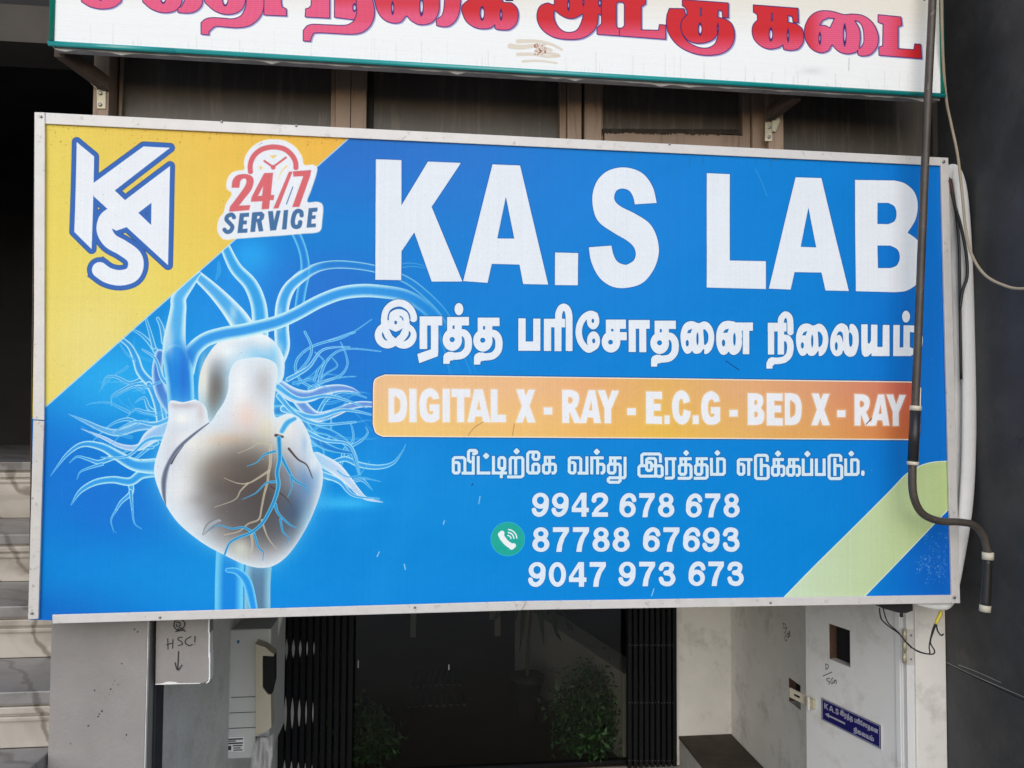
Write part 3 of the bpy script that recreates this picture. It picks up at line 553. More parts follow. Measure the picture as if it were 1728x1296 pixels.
    for r0 in (20, 38, 56):
        put(cv, [('r', 8, [(168+r0*math.sin(a), 322-r0*math.cos(a)) for a in np.linspace(.1, 1.5, 7)])], T(ph.ox, ph.oy, ph.kx), (240, 245, 250))
    # age: lighter weave lines, specks, scratches, grime along the top edge and the corner
    r = np.random.default_rng(3)
    cv.img *= (1+r.normal(0, .007, (1, cv.w, 1))).astype(np.float32)*(1+r.normal(0, .003, (cv.h, 1, 1))).astype(np.float32)
    n = r.normal(0, 1, (cv.h//3+2, cv.w//3+2)); n = np.kron(n, np.ones((3, 3)))[:cv.h, :cv.w]
    cv.img *= (1+.006*n+.008*r.normal(0, 1, (cv.h, cv.w)))[..., None].astype(np.float32)
    specks(cv, 380, 70, 205, 560, 1010, (70, 70, 60), .4, .3, .8, 1); specks(cv, 200, 600, 250, 1580, 1000, (60, 80, 100), .35, .3, .7, 2)
    specks(cv, 120, 100, 250, 1580, 1010, (220, 235, 250), .5, .3, .8, 3)
    specks(cv, 150, 75, 208, 600, 245, (110, 80, 40), .5, .3, 1.2, 4); specks(cv, 160, 1560, 900, 1600, 985, (190, 215, 240), .35, .4, 1.3, 6); specks(cv, 90, 1545, 940, 1595, 970, (190, 215, 240), .4, .4, 1.2, 7)
    for q, c, a in [([(1275, 285), (1285, 305), (1295, 330)], (160, 200, 236), .25), ([(1300, 265), (1312, 271)], (120, 90, 70), .7), ([(1226, 609), (1248, 624)], (20, 60, 120), .8), ([(808, 850), (810, 838)], (200, 225, 245), .7),
                    ([(790, 735), (800, 722), (816, 712)], (150, 110, 70), .5), ([(865, 735), (868, 715)], (150, 110, 70), .5), ([(1463, 716), (1472, 706)], (60, 50, 50), .8), ([(1100, 1006), (1104, 994)], (210, 230, 250), .7),
                    ([(636, 940), (640, 932)], (210, 230, 250), .8), ([(682, 953), (684, 962)], (210, 230, 250), .8), ([(748, 885), (750, 879)], (210, 230, 250), .8), ([(798, 816), (796, 820)], (20, 50, 120), .8)]:
        put(cv, [('r', 1.6, q)], T(0, 0, 1), c, alpha=a)
    for i in range(60):
        x = 80+rnd.random()*1480; yt = 208+(x-60)*.0506; l_ = 2+rnd.random()**3*14
        put(cv, [('r', .8+rnd.random(), [(x, yt), (x+rnd.uniform(-.6, .6), yt+l_)])], T(0, 0, 1), (60, 60, 70), alpha=.12)

# ---- the pawn shop sign above: heavy display letters, red fading to pink
s6 = .16204
UP = [
 (120, [('c', [(105, 0), (130, 30), (200, 70), (310, 92), (420, 80), (490, 40), (520, 0), (520, -130), (310, -230), (105, -130)]), ('-e', 305, -20, 20, 30)], 1),
 (120, [('c', [(745, 0), (770, 40), (830, 90), (920, 125), (1010, 130), (1080, 110), (1125, 70), (1150, 0), (1140, -150), (950, -280), (760, -150)]), ('-e', 957, -30, 32, 70)], 1),
 (120, [('p', [(1110, 92), (1115, 130)]+run([(1180, 135), (1260, 130), (1330, 90), (1365, 20), (1365, -150)])+[(1180, -200), (1182, 10), (1150, 70)])], 1),
 (120, [('c', [(1390, 0), (1430, 60), (1500, 115), (1600, 148), (1700, 140), (1770, 100), (1805, 40), (1810, -60), (1780, -200), (1600, -260), (1420, -150)]), ('-e', 1603, -10, 33, 75)], 1),
 (380, [('p', run([(222, -140), (222, 20), (205, 100), (160, 170), (80, 200), (0, 196), (-120, 188), (-200, 200), (-250, 240)])+[(-250, 355), (-175, 362)]+run([(-172, 330), (-105, 276), (0, 280), (120, 288), (240, 270), (330, 210), (388, 120), (400, 0), (400, -140)]))], 1),
 (380, [('p', [(406, -200), (406, 155), (635, 165), (632, 95), (590, 75), (580, 30), (580, -200)])], 1),
 (380, [('p', [(905, -200), (897, 60), (870, 88), (840, 95), (835, 175), (1085, 188), (1085, -200)])], .8),
 (380, [('p', [(1140, -200), (1140, 180), (1345, 205), (1372, 130), (1372, -200)]), ('-e', 1345, 80, 20, 45)], .5),
 (380, [('p', run([(1420, -200), (1500, -80), (1545, 60), (1550, 150), (1530, 230), (1480, 300), (1400, 345), (1280, 355), (960, 340), (905, 370), (885, 430)])+[(815, 425), (815, 320)]+run([(850, 275), (910, 258), (1080, 264), (1240, 268), (1310, 245), (1350, 205), (1372, 130), (1368, 60), (1370, -80)]))], .8),
 (620, [('c', [(85, -60), (90, 60), (125, 150), (190, 215), (280, 240), (350, 225), (405, 165), (450, 210), (520, 250), (600, 255), (680, 225), (735, 140), (745, 40), (730, -80), (600, -220), (420, -140), (240, -220)]), ('-e', 262, 85, 16, 70), ('-e', 562, 70, 22, 100)], .4),
 (620, [('p', run([(740, -220), (800, -60), (800, 80), (780, 160), (745, 190)])+[(720, 205), (722, 265)]+run([(780, 278), (850, 270), (920, 210), (960, 100), (960, -60), (880, -230)]))], .5),
 (620, [('c', [(985, 110), (1000, 50), (1060, 0), (1120, -40), (1120, -180), (1420, -180), (1400, 10), (1500, 35), (1555, 90), (1568, 170), (1545, 250), (1490, 300), (1430, 312), (1335, 300), (1330, 256), (1280, 290), (1200, 300), (1110, 280), (1030, 220)]), ('-e', 1195, 140, 25, 75), ('-e', 1392, 155, 14, 60)], .1),
 (880, [('c', [(345, -180), (345, 40), (270, 35), (200, 65), (168, 130), (170, 220), (220, 310), (310, 375), (420, 405), (550, 410), (650, 390), (740, 330), (788, 250), (800, 150), (836, 140), (836, -100), (600, -230)]),
        ('-c', [(350, 110), (335, 150), (345, 220), (385, 290), (450, 335), (520, 340), (580, 315), (620, 250), (645, 150), (600, 165), (540, 190), (470, 185), (400, 150)]), ('-e', 490, 55, 14, 60), ('-e', 645, 20, 10, 45), ('-e', 815, 30, 16, 42)], .1),
 (880, [('p', [(836, -200), (836, 250), (790, 295), (790, 355), (1500, 408), (1500, 265), (1440, 260), (1430, 320), (1245, 315), (1245, 70), (1290, 40), (1290, -200)]),
        ('-p', [(1000, 20), (1055, 20), (1075, 45), (1075, 270), (1050, 295), (1022, 298), (1000, 297), (985, 270), (985, 45)]), ('-l', 7, [(1020, 290), (1020, 380)])], .1),
 (1100, [('p', [(320, 0), (795, 35), (795, 185), (740, 180), (735, 112), (690, 104), (684, 182)]+run([(760, 200), (820, 240), (855, 320), (855, 410), (820, 490), (740, 550), (620, 575), (480, 565), (350, 520), (250, 450), (180, 350), (155, 250), (160, 160)])+[(185, 92), (335, 95), (345, 150), (365, 170), (372, 120), (350, 75), (322, 60)]),
        ('-c', [(320, 350), (380, 420), (470, 450), (570, 440), (650, 400), (690, 340), (685, 400), (650, 470), (570, 505), (480, 495), (390, 450), (340, 400)]), ('-s', 9, [(352, 165), (312, 220), (302, 290), (325, 370)]), ('-e', 503, 305, 22, 68), ('-b', 503, 80, 520, 170), ('-e', 688, 300, 10, 60)], .1),
 (1100, [('p', [(1060, 55), (1520, 90), (1525, 235), (1475, 230), (1465, 170), (1415, 160), (1415, 235)]+run([(1500, 250), (1560, 300), (1580, 380), (1570, 450), (1520, 510), (1440, 525)])+[(1375, 515), (1370, 465)]+run([(1320, 495), (1230, 510), (1140, 480), (1070, 410), (1048, 330), (1060, 260), (1105, 210)])+[(1100, 150), (1062, 125)]),
        ('-e', 1240, 360, 22, 72), ('-b', 1242, 135, 1260, 220), ('-e', 1420, 370, 12, 70)], .1),
 (1320, [('c', [(235, 330), (255, 240), (310, 160), (400, 118), (520, 122), (640, 155), (740, 150), (850, 170), (940, 240), (990, 340), (1000, 420), (980, 500), (920, 565), (850, 582), (794, 570), (792, 515), (770, 540), (690, 560), (610, 545), (560, 510), (520, 467), (480, 525), (400, 548), (310, 510), (250, 420)]),
        ('-p', [(385, 265), (420, 210), (480, 185), (550, 190), (500, 295), (450, 270)]), ('-e', 393, 400, 14, 65), ('-e', 652, 365, 18, 115), ('-c', [(755, 215), (810, 235), (845, 300), (855, 390), (850, 450), (820, 500), (800, 500), (812, 400), (800, 300)])], 1),
 (1320, [('p', [(1003, 157), (1235, 180), (1245, 262), (1205, 280), (1205, 510), (1375, 522), (1385, 462), (1440, 465), (1450, 610), (1012, 575), (1010, 495), (1050, 480), (1055, 250), (1003, 230)])], 1)]

def paint_upper(cv):
    PX, PY = cv.PX, cv.PY
    t = np.clip((40-PY)/60+(PX-700)/1400, 0, 1)[..., None]
    cv.img[:] = (np.array((246, 249, 253))*(1-t)+np.array((238, 234, 226))*t)/255.
    for ox, g, pk in UP:
        tr = T(ox, 0, s6); sl, d = glyph(cv, g, tr, 10)
        if sl is None: continue
        s2, d2 = glyph(cv, g, T(ox+2.2, 1.8, s6), 12)
        cv.paint(s2, d2-1.2, (150, 150, 200), .8)
        cv.paint(sl, d-1.3, (62, 44, 110))
        X, Y = PX[sl], PY[sl]; yb = bounds(g, tr)[3]
        k = np.clip(pk+np.clip((Y-(yb-36))/26, 0, 1)*.75, 0, 1)
        if ox == 1320 and g[0][0] == 'p': k = k*(1-sstep(1490, 1550, X))
        if ox == 1320 and g[0][0] == 'c': k = k*(.3+.7*sstep(1358, 1395, X))
        k = k*(.9+.1*np.sign(np.sin(Y*1.9)))
        c = np.array((208, 44, 48))*(1-k[..., None])+np.array((236, 104, 148))*k[..., None]
        cv.paint(sl, d+.1, (c/255.).astype(np.float32))
    # fragment of the line above
    put(cv, [('b', 853, -14, 866, 2)], T(0, 0, 1), (30, 50, 78)); put(cv, [('b', 1558, -12, 1562, 1)], T(0, 0, 1), (30, 50, 78))
    # glue left by a torn sticker
    for q, w0, w1 in [([(874, 70), (905, 70), (930, 75), (948, 84)], 6, 3), ([(861, 78), (880, 80), (905, 78), (930, 85)], 8, 4), ([(874, 92), (900, 92), (925, 96), (944, 95)], 5, 3), ([(882, 104), (910, 103), (940, 107)], 3, 2), ([(905, 86), (925, 90), (942, 93)], 5, 4)]:
        put(cv, [('r', w0, q, w1)], T(0, 0, 1), (226, 214, 196), (186, 164, 138), .7, .55)
    specks(cv, 60, 902, 74, 922, 92, (150, 84, 66), .9, .4, 1.4, 11)
    specks(cv, 90, 100, 40, 1560, 150, (150, 150, 150), .35, .3, .9, 12)
    ru = random.Random(8)
    for _ in range(110):                                   # rain streaks and dust above the lower edge
        x = ru.uniform(95, 1580); yb = 73+(x-90)*.0560; l_ = 4+ru.random()**2*38
        put(cv, [('r', ru.uniform(.6, 2.2), [(x, yb-l_), (x+ru.uniform(-.6, .6), yb)])], T(0, 0, 1), (150, 146, 138), alpha=ru.uniform(.04, .16))
    gauss(cv, 1370, 120, 18, 6, (205, 205, 210), .4); put(cv, [('r', .9, [(1433, 98), (1432.5, 119)])], T(0, 0, 1), (120, 110, 120), alpha=.6)
    r = np.random.default_rng(5)
    cv.img *= (1+r.normal(0, .006, (cv.h, 1, 1))).astype(np.float32)*(1+.012*r.normal(0, 1, (cv.h, cv.w, 1))).astype(np.float32)

def paint_plaque(cv):   # coordinates 0..100 wide, 0..38 high
    cv.img[:] = np.array((30, 29, 94))/255.
    put(cv, [('b', 1, 1, 99, 37), ('-b', 2, 2, 98, 36)], T(0, 0, 1), (170, 170, 190))
    def word(i0, i1, x0, x1, y0, y1):
        gs = LINE2[i0:i1]; bb = [bounds(g, T(ox, oy, *(k if isinstance(k, tuple) else (k,)))) for ox, oy, k, g in gs]
        a, b = min(q[0] for q in bb), max(q[2] for q in bb); kx = (x1-x0)/(b-a); ky = (y1-y0)/120.
        for ox, oy, k, g in gs:
            k1, k2 = k if isinstance(k, tuple) else (k, k)
            put(cv, g, T(x0+(ox-a)*kx, y0+(oy-505)*ky, k1*kx, k2*ky), (164, 164, 180))
    W = (164, 164, 180)
    put(cv, [('p', [(5, 6), (7, 6), (7, 9.5), (10, 6), (12.4, 6), (9, 10.5), (12.6, 16), (10, 16), (7.6, 12.3), (7, 13), (7, 16), (5, 16)])], T(0, 0, 1), W)
    put(cv, [('p', [(16.5, 6), (19, 6), (22, 16), (19.8, 16), (19.3, 14), (16.3, 14), (15.8, 16), (13.8, 16)]), ('-p', [(17.8, 8.5), (18.8, 12), (16.8, 12)])], T(0, 0, 1), W)
    put(cv, [('b', 22.6, 14.2, 24, 16)], T(0, 0, 1), W)
    put(cv, [('s', 2, [(30, 8.6), (29, 7), (26.8, 7.4), (26.5, 9.6), (28.5, 11), (30, 12.6), (29, 15), (26.8, 15), (25.8, 13.4)])], T(0, 0, 1), W)
    word(0, 5, 33, 56, 4, 19); word(5, 13, 58, 96, 4, 19); word(13, 19, 56, 90, 20, 35)
    put(cv, [('p', [(6, 25), (14, 20.5), (13, 23.6), (42, 23.6), (42, 26.8), (13, 26.8), (14, 29.5)])], T(0, 0, 1), W)

def make_image(name, cv):
    im = bpy.data.images.new(name, cv.w, cv.h, alpha=False)
    px = np.ones((cv.h, cv.w, 4), np.float32); px[..., :3] = np.clip(cv.img[::-1], 0, 1)
    im.pixels.foreach_set(px.ravel()); im.update(); im.pack()
    return im
# ------------------------------------------------------------------ materials
MATS = {}
def mat(name, col, rough=.6, metal=0.0, var=.12, scale=6.0, bump=.0, bscale=60.0, dirt=None, dirt_amt=.35, dirt_scale=3.0, spec=.4, streak=False, dlo=.52):
    if name in MATS: return MATS[name]
    m = bpy.data.materials.new(name); m.use_nodes = True; n = m.node_tree; N, Lk = n.nodes, n.links
    b = N['Principled BSDF']; b.inputs['Roughness'].default_value = rough; b.inputs['Metallic'].default_value = metal
    b.inputs['Specular IOR Level'].default_value = spec
    tc = N.new('ShaderNodeTexCoord'); geo = N.new('ShaderNodeNewGeometry')
    src = geo.outputs['Position']
    no = N.new('ShaderNodeTexNoise'); no.inputs['Scale'].default_value = scale; no.inputs['Detail'].default_value = 7; no.inputs['Roughness'].default_value = .62
    Lk.new(src, no.inputs['Vector'])
    r = N.new('ShaderNodeValToRGB'); c = np.array(col)
    r.color_ramp.elements[0].position = .3; r.color_ramp.elements[1].position = .7
    r.color_ramp.elements[0].color = (*np.clip(c*(1-var), 0, 1), 1); r.color_ramp.elements[1].color = (*np.clip(c*(1+var), 0, 1), 1)
    Lk.new(no.outputs['Fac'], r.inputs['Fac']); out = r.outputs['Color']
    if dirt is not None:
        n2 = N.new('ShaderNodeTexNoise'); n2.inputs['Scale'].default_value = dirt_scale; n2.inputs['Detail'].default_value = 10; n2.inputs['Roughness'].default_value = .7
        if streak:
            mp = N.new('ShaderNodeMapping'); mp.inputs['Scale'].default_value = (9, 9, .8); Lk.new(src, mp.inputs['Vector']); Lk.new(mp.outputs[0], n2.inputs['Vector'])
        else: Lk.new(src, n2.inputs['Vector'])
        rr = N.new('ShaderNodeValToRGB'); rr.color_ramp.elements[0].position = dlo; rr.color_ramp.elements[1].position = dlo+.16
        rr.color_ramp.elements[0].color = (0, 0, 0, 1); rr.color_ramp.elements[1].color = (dirt_amt,)*3+(1,)
        Lk.new(n2.outputs['Fac'], rr.inputs['Fac'])
        mx = N.new('ShaderNodeMix'); mx.data_type = 'RGBA'; Lk.new(rr.outputs['Color'], mx.inputs[0]); Lk.new(out, mx.inputs[6]); mx.inputs[7].default_value = (*dirt, 1)
        out = mx.outputs[2]
    Lk.new(out, b.inputs['Base Color'])
    if bump:
        n3 = N.new('ShaderNodeTexNoise'); n3.inputs['Scale'].default_value = bscale; n3.inputs['Detail'].default_value = 6; Lk.new(src, n3.inputs['Vector'])
        bp = N.new('ShaderNodeBump'); bp.inputs['Strength'].default_value = bump; bp.inputs['Distance'].default_value = .01
        Lk.new(n3.outputs['Fac'], bp.inputs['Height']); Lk.new(bp.outputs[0], b.inputs['Normal'])
    MATS[name] = m; return m

def print_mat(name, im, rough=.5, wave=.12):
    m = bpy.data.materials.new(name); m.use_nodes = True; N, Lk = m.node_tree.nodes, m.node_tree.links
    b = N['Principled BSDF']; b.inputs['Roughness'].default_value = rough; b.inputs['Specular IOR Level'].default_value = .08
    t = N.new('ShaderNodeTexImage'); t.image = im; t.extension = 'EXTEND'
    uv = N.new('ShaderNodeUVMap'); uv.uv_map = 'UVMap'; Lk.new(uv.outputs[0], t.inputs[0]); Lk.new(t.outputs[0], b.inputs['Base Color'])
    geo = N.new('ShaderNodeNewGeometry'); n3 = N.new('ShaderNodeTexNoise'); n3.inputs['Scale'].default_value = 5.0; n3.inputs['Detail'].default_value = 3
    Lk.new(geo.outputs['Position'], n3.inputs['Vector'])
    bp = N.new('ShaderNodeBump'); bp.inputs['Strength'].default_value = wave; bp.inputs['Distance'].default_value = .02
    Lk.new(n3.outputs['Fac'], bp.inputs['Height']); Lk.new(bp.outputs[0], b.inputs['Normal'])
    return m

# ------------------------------------------------------------------ building blocks
def tag(o, label=None, cat=None, group=None, kind=None):
    if label: o['label'] = label
    if cat: o['category'] = cat
    if group: o['group'] = group
    if kind: o['kind'] = kind
    return o
def thing(name, loc, label, cat, group=None):
    o = bpy.data.objects.new(name, None); COL.objects.link(o); o.location = tuple(loc); o.empty_display_size = .05
    return tag(o, label, cat, group)
def wloc(o):
    v = Vector((0, 0, 0))
    while o: v = v+o.location; o = o.parent
    return v
def obj(name, bm, m, parent=None, smooth=False, loc=None):
    """bmesh in world coordinates -> one mesh object (origin at its own base)"""
    me = bpy.data.meshes.new(name)
    base = wloc(parent) if parent else Vector((0, 0, 0))
    vs = [v.co for v in bm.verts]
    lo = Vector((sum(v.x for v in vs)/len(vs), sum(v.y for v in vs)/len(vs), min(v.z for v in vs))) if loc is None else Vector(loc)
    for v in bm.verts: v.co -= lo
    if smooth:
        for f in bm.faces: f.smooth = True
    bm.normal_update(); bm.to_mesh(me); bm.free()
    if m is not None: me.materials.append(m)
    o = bpy.data.objects.new(name, me); COL.objects.link(o)
    if parent: o.parent = parent
    o.location = lo-base
    return o
def bm_box(lo, hi, bev=0.0, bm=None):
    own = bm is None
    bm = bm or bmesh.new()
    lo, hi = np.minimum(lo, hi), np.maximum(lo, hi)
    v = [bm.verts.new((x, y, z)) for x in (lo[0], hi[0]) for y in (lo[1], hi[1]) for z in (lo[2], hi[2])]
    fs = [bm.faces.new([v[i] for i in q]) for q in ((0, 1, 3, 2), (4, 6, 7, 5), (0, 4, 5, 1), (2, 3, 7, 6), (0, 2, 6, 4), (1, 5, 7, 3))]
    if bev and own: bmesh.ops.bevel(bm, geom=list(bm.edges), offset=bev, segments=2, affect='EDGES', profile=.6)
    return bm
def box(name, lo, hi, m, parent=None, bev=.0): return obj(name, bm_box(lo, hi, bev), m, parent)
def bm_prism(quad, off, bev=0.0):
    """planar polygon (list of points) pushed by the vector off"""
    bm = bmesh.new(); a = [bm.verts.new(tuple(p)) for p in quad]; b = [bm.verts.new(tuple(np.array(p)+np.array(off))) for p in quad]
    n = len(a); bm.faces.new(a); bm.faces.new(b[::-1])
    for i in range(n): bm.faces.new([a[i], b[i], b[(i+1) % n], a[(i+1) % n]])
    bmesh.ops.recalc_face_normals(bm, faces=bm.faces)
    if bev: bmesh.ops.bevel(bm, geom=list(bm.edges), offset=bev, segments=2, affect='EDGES', profile=.6)
    return bm
def prism(name, quad, off, m, parent=None, bev=0.0): return obj(name, bm_prism(quad, off, bev), m, parent)
def bm_tube(pts, rad, sides=12, n=6, flat=1.0, cap=True, bm=None, smoothp=True):
    P = catmull(pts, n) if smoothp and len(pts) > 2 else np.array([np.array(p, float) for p in pts])
    R = np.interp(np.linspace(0, 1, len(P)), np.linspace(0, 1, len(rad)), rad) if hasattr(rad, '__len__') else np.full(len(P), rad)
    bm = bm or bmesh.new(); rings = []; up = None
    for i, p in enumerate(P):
        t = P[min(i+1, len(P)-1)]-P[max(i-1, 0)]; t = t/max(np.linalg.norm(t), 1e-9)
        if up is None:
            a = np.array((0, 1., 0)) if abs(t[1]) < .8 else np.array((1., 0, 0)); up = a-t*np.dot(a, t)
        else: up = up-t*np.dot(up, t)
        up = up/max(np.linalg.norm(up), 1e-9); sd_ = np.cross(t, up)
        rings.append([bm.verts.new(tuple(p+R[i]*(math.cos(k*2*math.pi/sides)*sd_+flat*math.sin(k*2*math.pi/sides)*up))) for k in range(sides)])
    for a, b in zip(rings, rings[1:]):
        for k in range(sides): bm.faces.new([a[k], a[(k+1) % sides], b[(k+1) % sides], b[k]])
    if cap: bm.faces.new(rings[0][::-1]); bm.faces.new(rings[-1])
    return bm
def tubeo(name, pts, rad, m, parent=None, sides=12, n=6, flat=1.0): return obj(name, bm_tube(pts, rad, sides, n, flat), m, parent, True)
def bm_ring_panel(o3, ax, up, nrm, L0, L1, Z0, Z1, holes, th):
    """slab spanned by ax (L0..L1) and up (Z0..Z1) with rectangular holes, thickness th along -nrm"""
    ls = sorted({L0, L1, *[h[0] for h in holes], *[h[1] for h in holes]}); zs = sorted({Z0, Z1, *[h[2] for h in holes], *[h[3] for h in holes]})
    cell = {}
    for i in range(len(ls)-1):
        for j in range(len(zs)-1):
            a, b = (ls[i]+ls[i+1])/2, (zs[j]+zs[j+1])/2
            cell[i, j] = not any(h[0] < a < h[1] and h[2] < b < h[3] for h in holes)
    bm = bmesh.new(); vc = {}
    def V(i, j, s):
        if (i, j, s) not in vc:
            vc[i, j, s] = bm.verts.new(tuple(np.array(o3)+ls[i]*np.array(ax)+zs[j]*np.array(up)-s*th*np.array(nrm)))
        return vc[i, j, s]
    for (i, j), full in cell.items():
        if not full: continue
        for s in (0, 1): bm.faces.new([V(i, j, s), V(i+1, j, s), V(i+1, j+1, s), V(i, j+1, s)])
        for (di, dj, a, b) in ((-1, 0, (i, j), (i, j+1)), (1, 0, (i+1, j), (i+1, j+1)), (0, -1, (i, j), (i+1, j)), (0, 1, (i, j+1), (i+1, j+1))):
            if not cell.get((i+di, j+dj), False): bm.faces.new([V(*a, 0), V(*b, 0), V(*b, 1), V(*a, 1)])
    bmesh.ops.recalc_face_normals(bm, faces=bm.faces); return bm
def bm_ink(strokes, to3, nrm, w_=.0022):
    """pen strokes on a surface: thin raised ribbons; to3 maps photo pixels to the surface"""
    bm = bmesh.new(); nrm = np.array(nrm, float); k = 0
    for st in strokes:
        P = catmull([to3(*p) for p in st], 5)
        prev = None
        for i, p in enumerate(P):
            t = P[min(i+1, len(P)-1)]-P[max(i-1, 0)]; t = t/max(np.linalg.norm(t), 1e-9); s = np.cross(t, nrm)*w_/2
            q = p+nrm*(.0006+.00002*k); k += 1
            cur = (bm.verts.new(tuple(q-s)), bm.verts.new(tuple(q+s)))
            if prev: bm.faces.new([prev[0], prev[1], cur[1], cur[0]])
            prev = cur
    return bm
def screw(parent, p, nrm, r=.005, m=None, name='screw'):
    bm = bmesh.new(); nrm = np.array(nrm, float)
    bm = bm_tube([np.array(p), np.array(p)+nrm*.0022, np.array(p)+nrm*.0032], [r, r, r*.55], 10, 1, smoothp=False, bm=bm)
    return obj(name, bm, m or M_steel, parent, False)
# ------------------------------------------------------------------ palette
M_alu = mat('worn_white_aluminium', (.66, .645, .645), .42, 0.1, .05, 25, .05, 120, (.15, .125, .11), .7, 48, dlo=.585)
M_alu_rust = mat('worn_white_aluminium_pitted', (.62, .60, .59), .5, 0.1, .06, 20, .05, 90, (.06, .055, .05), .95, 75, dlo=.58)
M_steel = mat('dull_steel', (.28, .27, .27), .4, .8, .15, 40)
M_box = mat('grey_sheet', (.34, .34, .36), .6, 0, .1, 8)
M_green = mat('green_gloss_trim', (.006, .27, .20), .18, 0, .15, 9, .03, 30, spec=.7)
M_under = mat('weathered_ply', (.50, .48, .48), .8, 0, .2, 20, .2, 60, (.12, .11, .10), .5, 9)
M_frame = mat('tan_window_enamel', (.33, .235, .175), .55, 0, .12, 7, .05, 60, (.10, .07, .05), .5, 6, streak=True)
M_pane = mat('dusty_window_board', (.105, .092, .082), .38, 0, .3, 3, .04, 80, (.25, .21, .175), .5, 5, spec=.4, streak=True)
M_groove = mat('dark_groove', (.03, .026, .024), .8)
M_grime = mat('caked_grime', (.045, .035, .028), .95, 0, .3, 30, .6, 90)
M_plate = mat('brass_tinned_plate', (.50, .46, .34), .45, .3, .15, 30, .05, 80, (.2, .15, .09), .4, 14)
M_iron = mat('rusty_angle_iron', (.075, .052, .042), .7, .1, .3, 18, .2, 90)
M_pipe = mat('worn_black_pipe', (.072, .060, .053), .42, .1, .25, 14, .12, 70, (.42, .38, .35), .6, 55, dlo=.6)
M_sleeve = mat('black_pvc', (.022, .022, .024), .35, 0, .2, 10, .05, 60)
M_coup = mat('cream_pvc', (.62, .57, .47), .45, 0, .1, 12)
M_hose = mat('white_ribbed_sheath', (.84, .85, .87), .6, 0, .06, 6, 0)
M_black = mat('black_cable', (.018, .019, .022), .45)
M_red = mat('brown_red_wire', (.16, .05, .04), .5)
M_cable = mat('tan_cable', (.36, .30, .22), .6, 0, .12, 12)
M_yellow = mat('yellow_tape', (.62, .50, .05), .5)
M_pillar = mat('grey_plaster_board', (.28, .262, .258), .75, 0, .16, 3.5, .18, 120, (.17, .155, .15), .35, 2.2, dlo=.5)
M_gap = mat('dark_blue_gap', (.028, .03, .042), .7)
M_white = mat('white_wall_paint', (.80, .785, .76), .7, 0, .07, 4, .10, 90, (.26, .24, .21), .4, 7)
M_leaf = mat('white_door_paint', (.74, .745, .76), .55, 0, .05, 3, .05, 90, (.34, .31, .28), .35, 9)
M_chip = mat('chipped_white_edge', (.82, .82, .84), .7, 0, .1, 30, .3, 120)
M_plaster = mat('bare_plaster', (.66, .665, .665), .85, 0, .10, 6, .25, 70, (.34, .33, .31), .45, 5)
M_ink = mat('black_marker', (.02, .02, .022), .6)
M_acw = mat('white_appliance', (.58, .595, .60), .5, 0, .05, 5)
M_beige = mat('beige_cover', (.46, .43, .34), .55, 0, .08, 6)
M_dark = mat('dark_void', (.008, .008, .010), .9)
M_hole = mat('hole_inside', (.10, .055, .035), .9, 0, .3, 20)
M_gate = mat('black_gate_paint', (.006, .0065, .009), .6, 0, .2, 20, spec=.2)
M_green_sky = mat('green_trim_sky_sheen', (.010, .33, .34), .2, 0, .15, 9, .03, 30, spec=.7)  # green trim with the reflected sky mixed into its colour
M_lit = mat('painted_light_grey', (.42, .42, .43), .4, .5, .1, 30)  # pale grey standing for lit slits and glass reflections
M_floor = mat('brown_floor', (.05, .036, .025), .5, 0, .2, 3, .05, 30)
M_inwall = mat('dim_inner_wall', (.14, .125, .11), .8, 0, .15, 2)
M_para = mat('pale_parapet', (.36, .35, .335), .8, 0, .1, 3)
M_step = mat('damp_brown_cement', (.075, .058, .045), .9, 0, .3, 9, .4, 50)
M_stone = mat('grey_cement', (.45, .44, .42), .9, 0, .2, 14, .4, 60)
M_slab = mat('dark_granite_cladding', (.042, .043, .047), .5, 0, .3, 7, .12, 45, (.085, .082, .080), .4, 9, dlo=.52)
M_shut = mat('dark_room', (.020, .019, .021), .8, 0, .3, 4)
M_beam = mat('dim_lintel', (.065, .057, .05), .8, 0, .2, 6, .1, 40)
M_road = mat('asphalt', (.085, .083, .08), .9, 0, .2, 2, .3, 60)
M_pave = mat('pavement_cement', (.50, .48, .45), .9, 0, .15, 3, .2, 50)
M_bldg = mat('facade_paint', (.40, .38, .35), .8, 0, .1, 2, .1, 60)
M_pot = mat('dark_pot', (.018, .018, .018), .6)
M_frond = mat('palm_leaf', (.022, .040, .016), .5, 0, .3, 12)
M_bush = mat('shrub_leaf', (.030, .085, .024), .5, 0, .35, 14)
M_stem = mat('stem_bark', (.07, .055, .035), .8)
M_mat = mat('rubber_slat', (.035, .04, .045), .7)
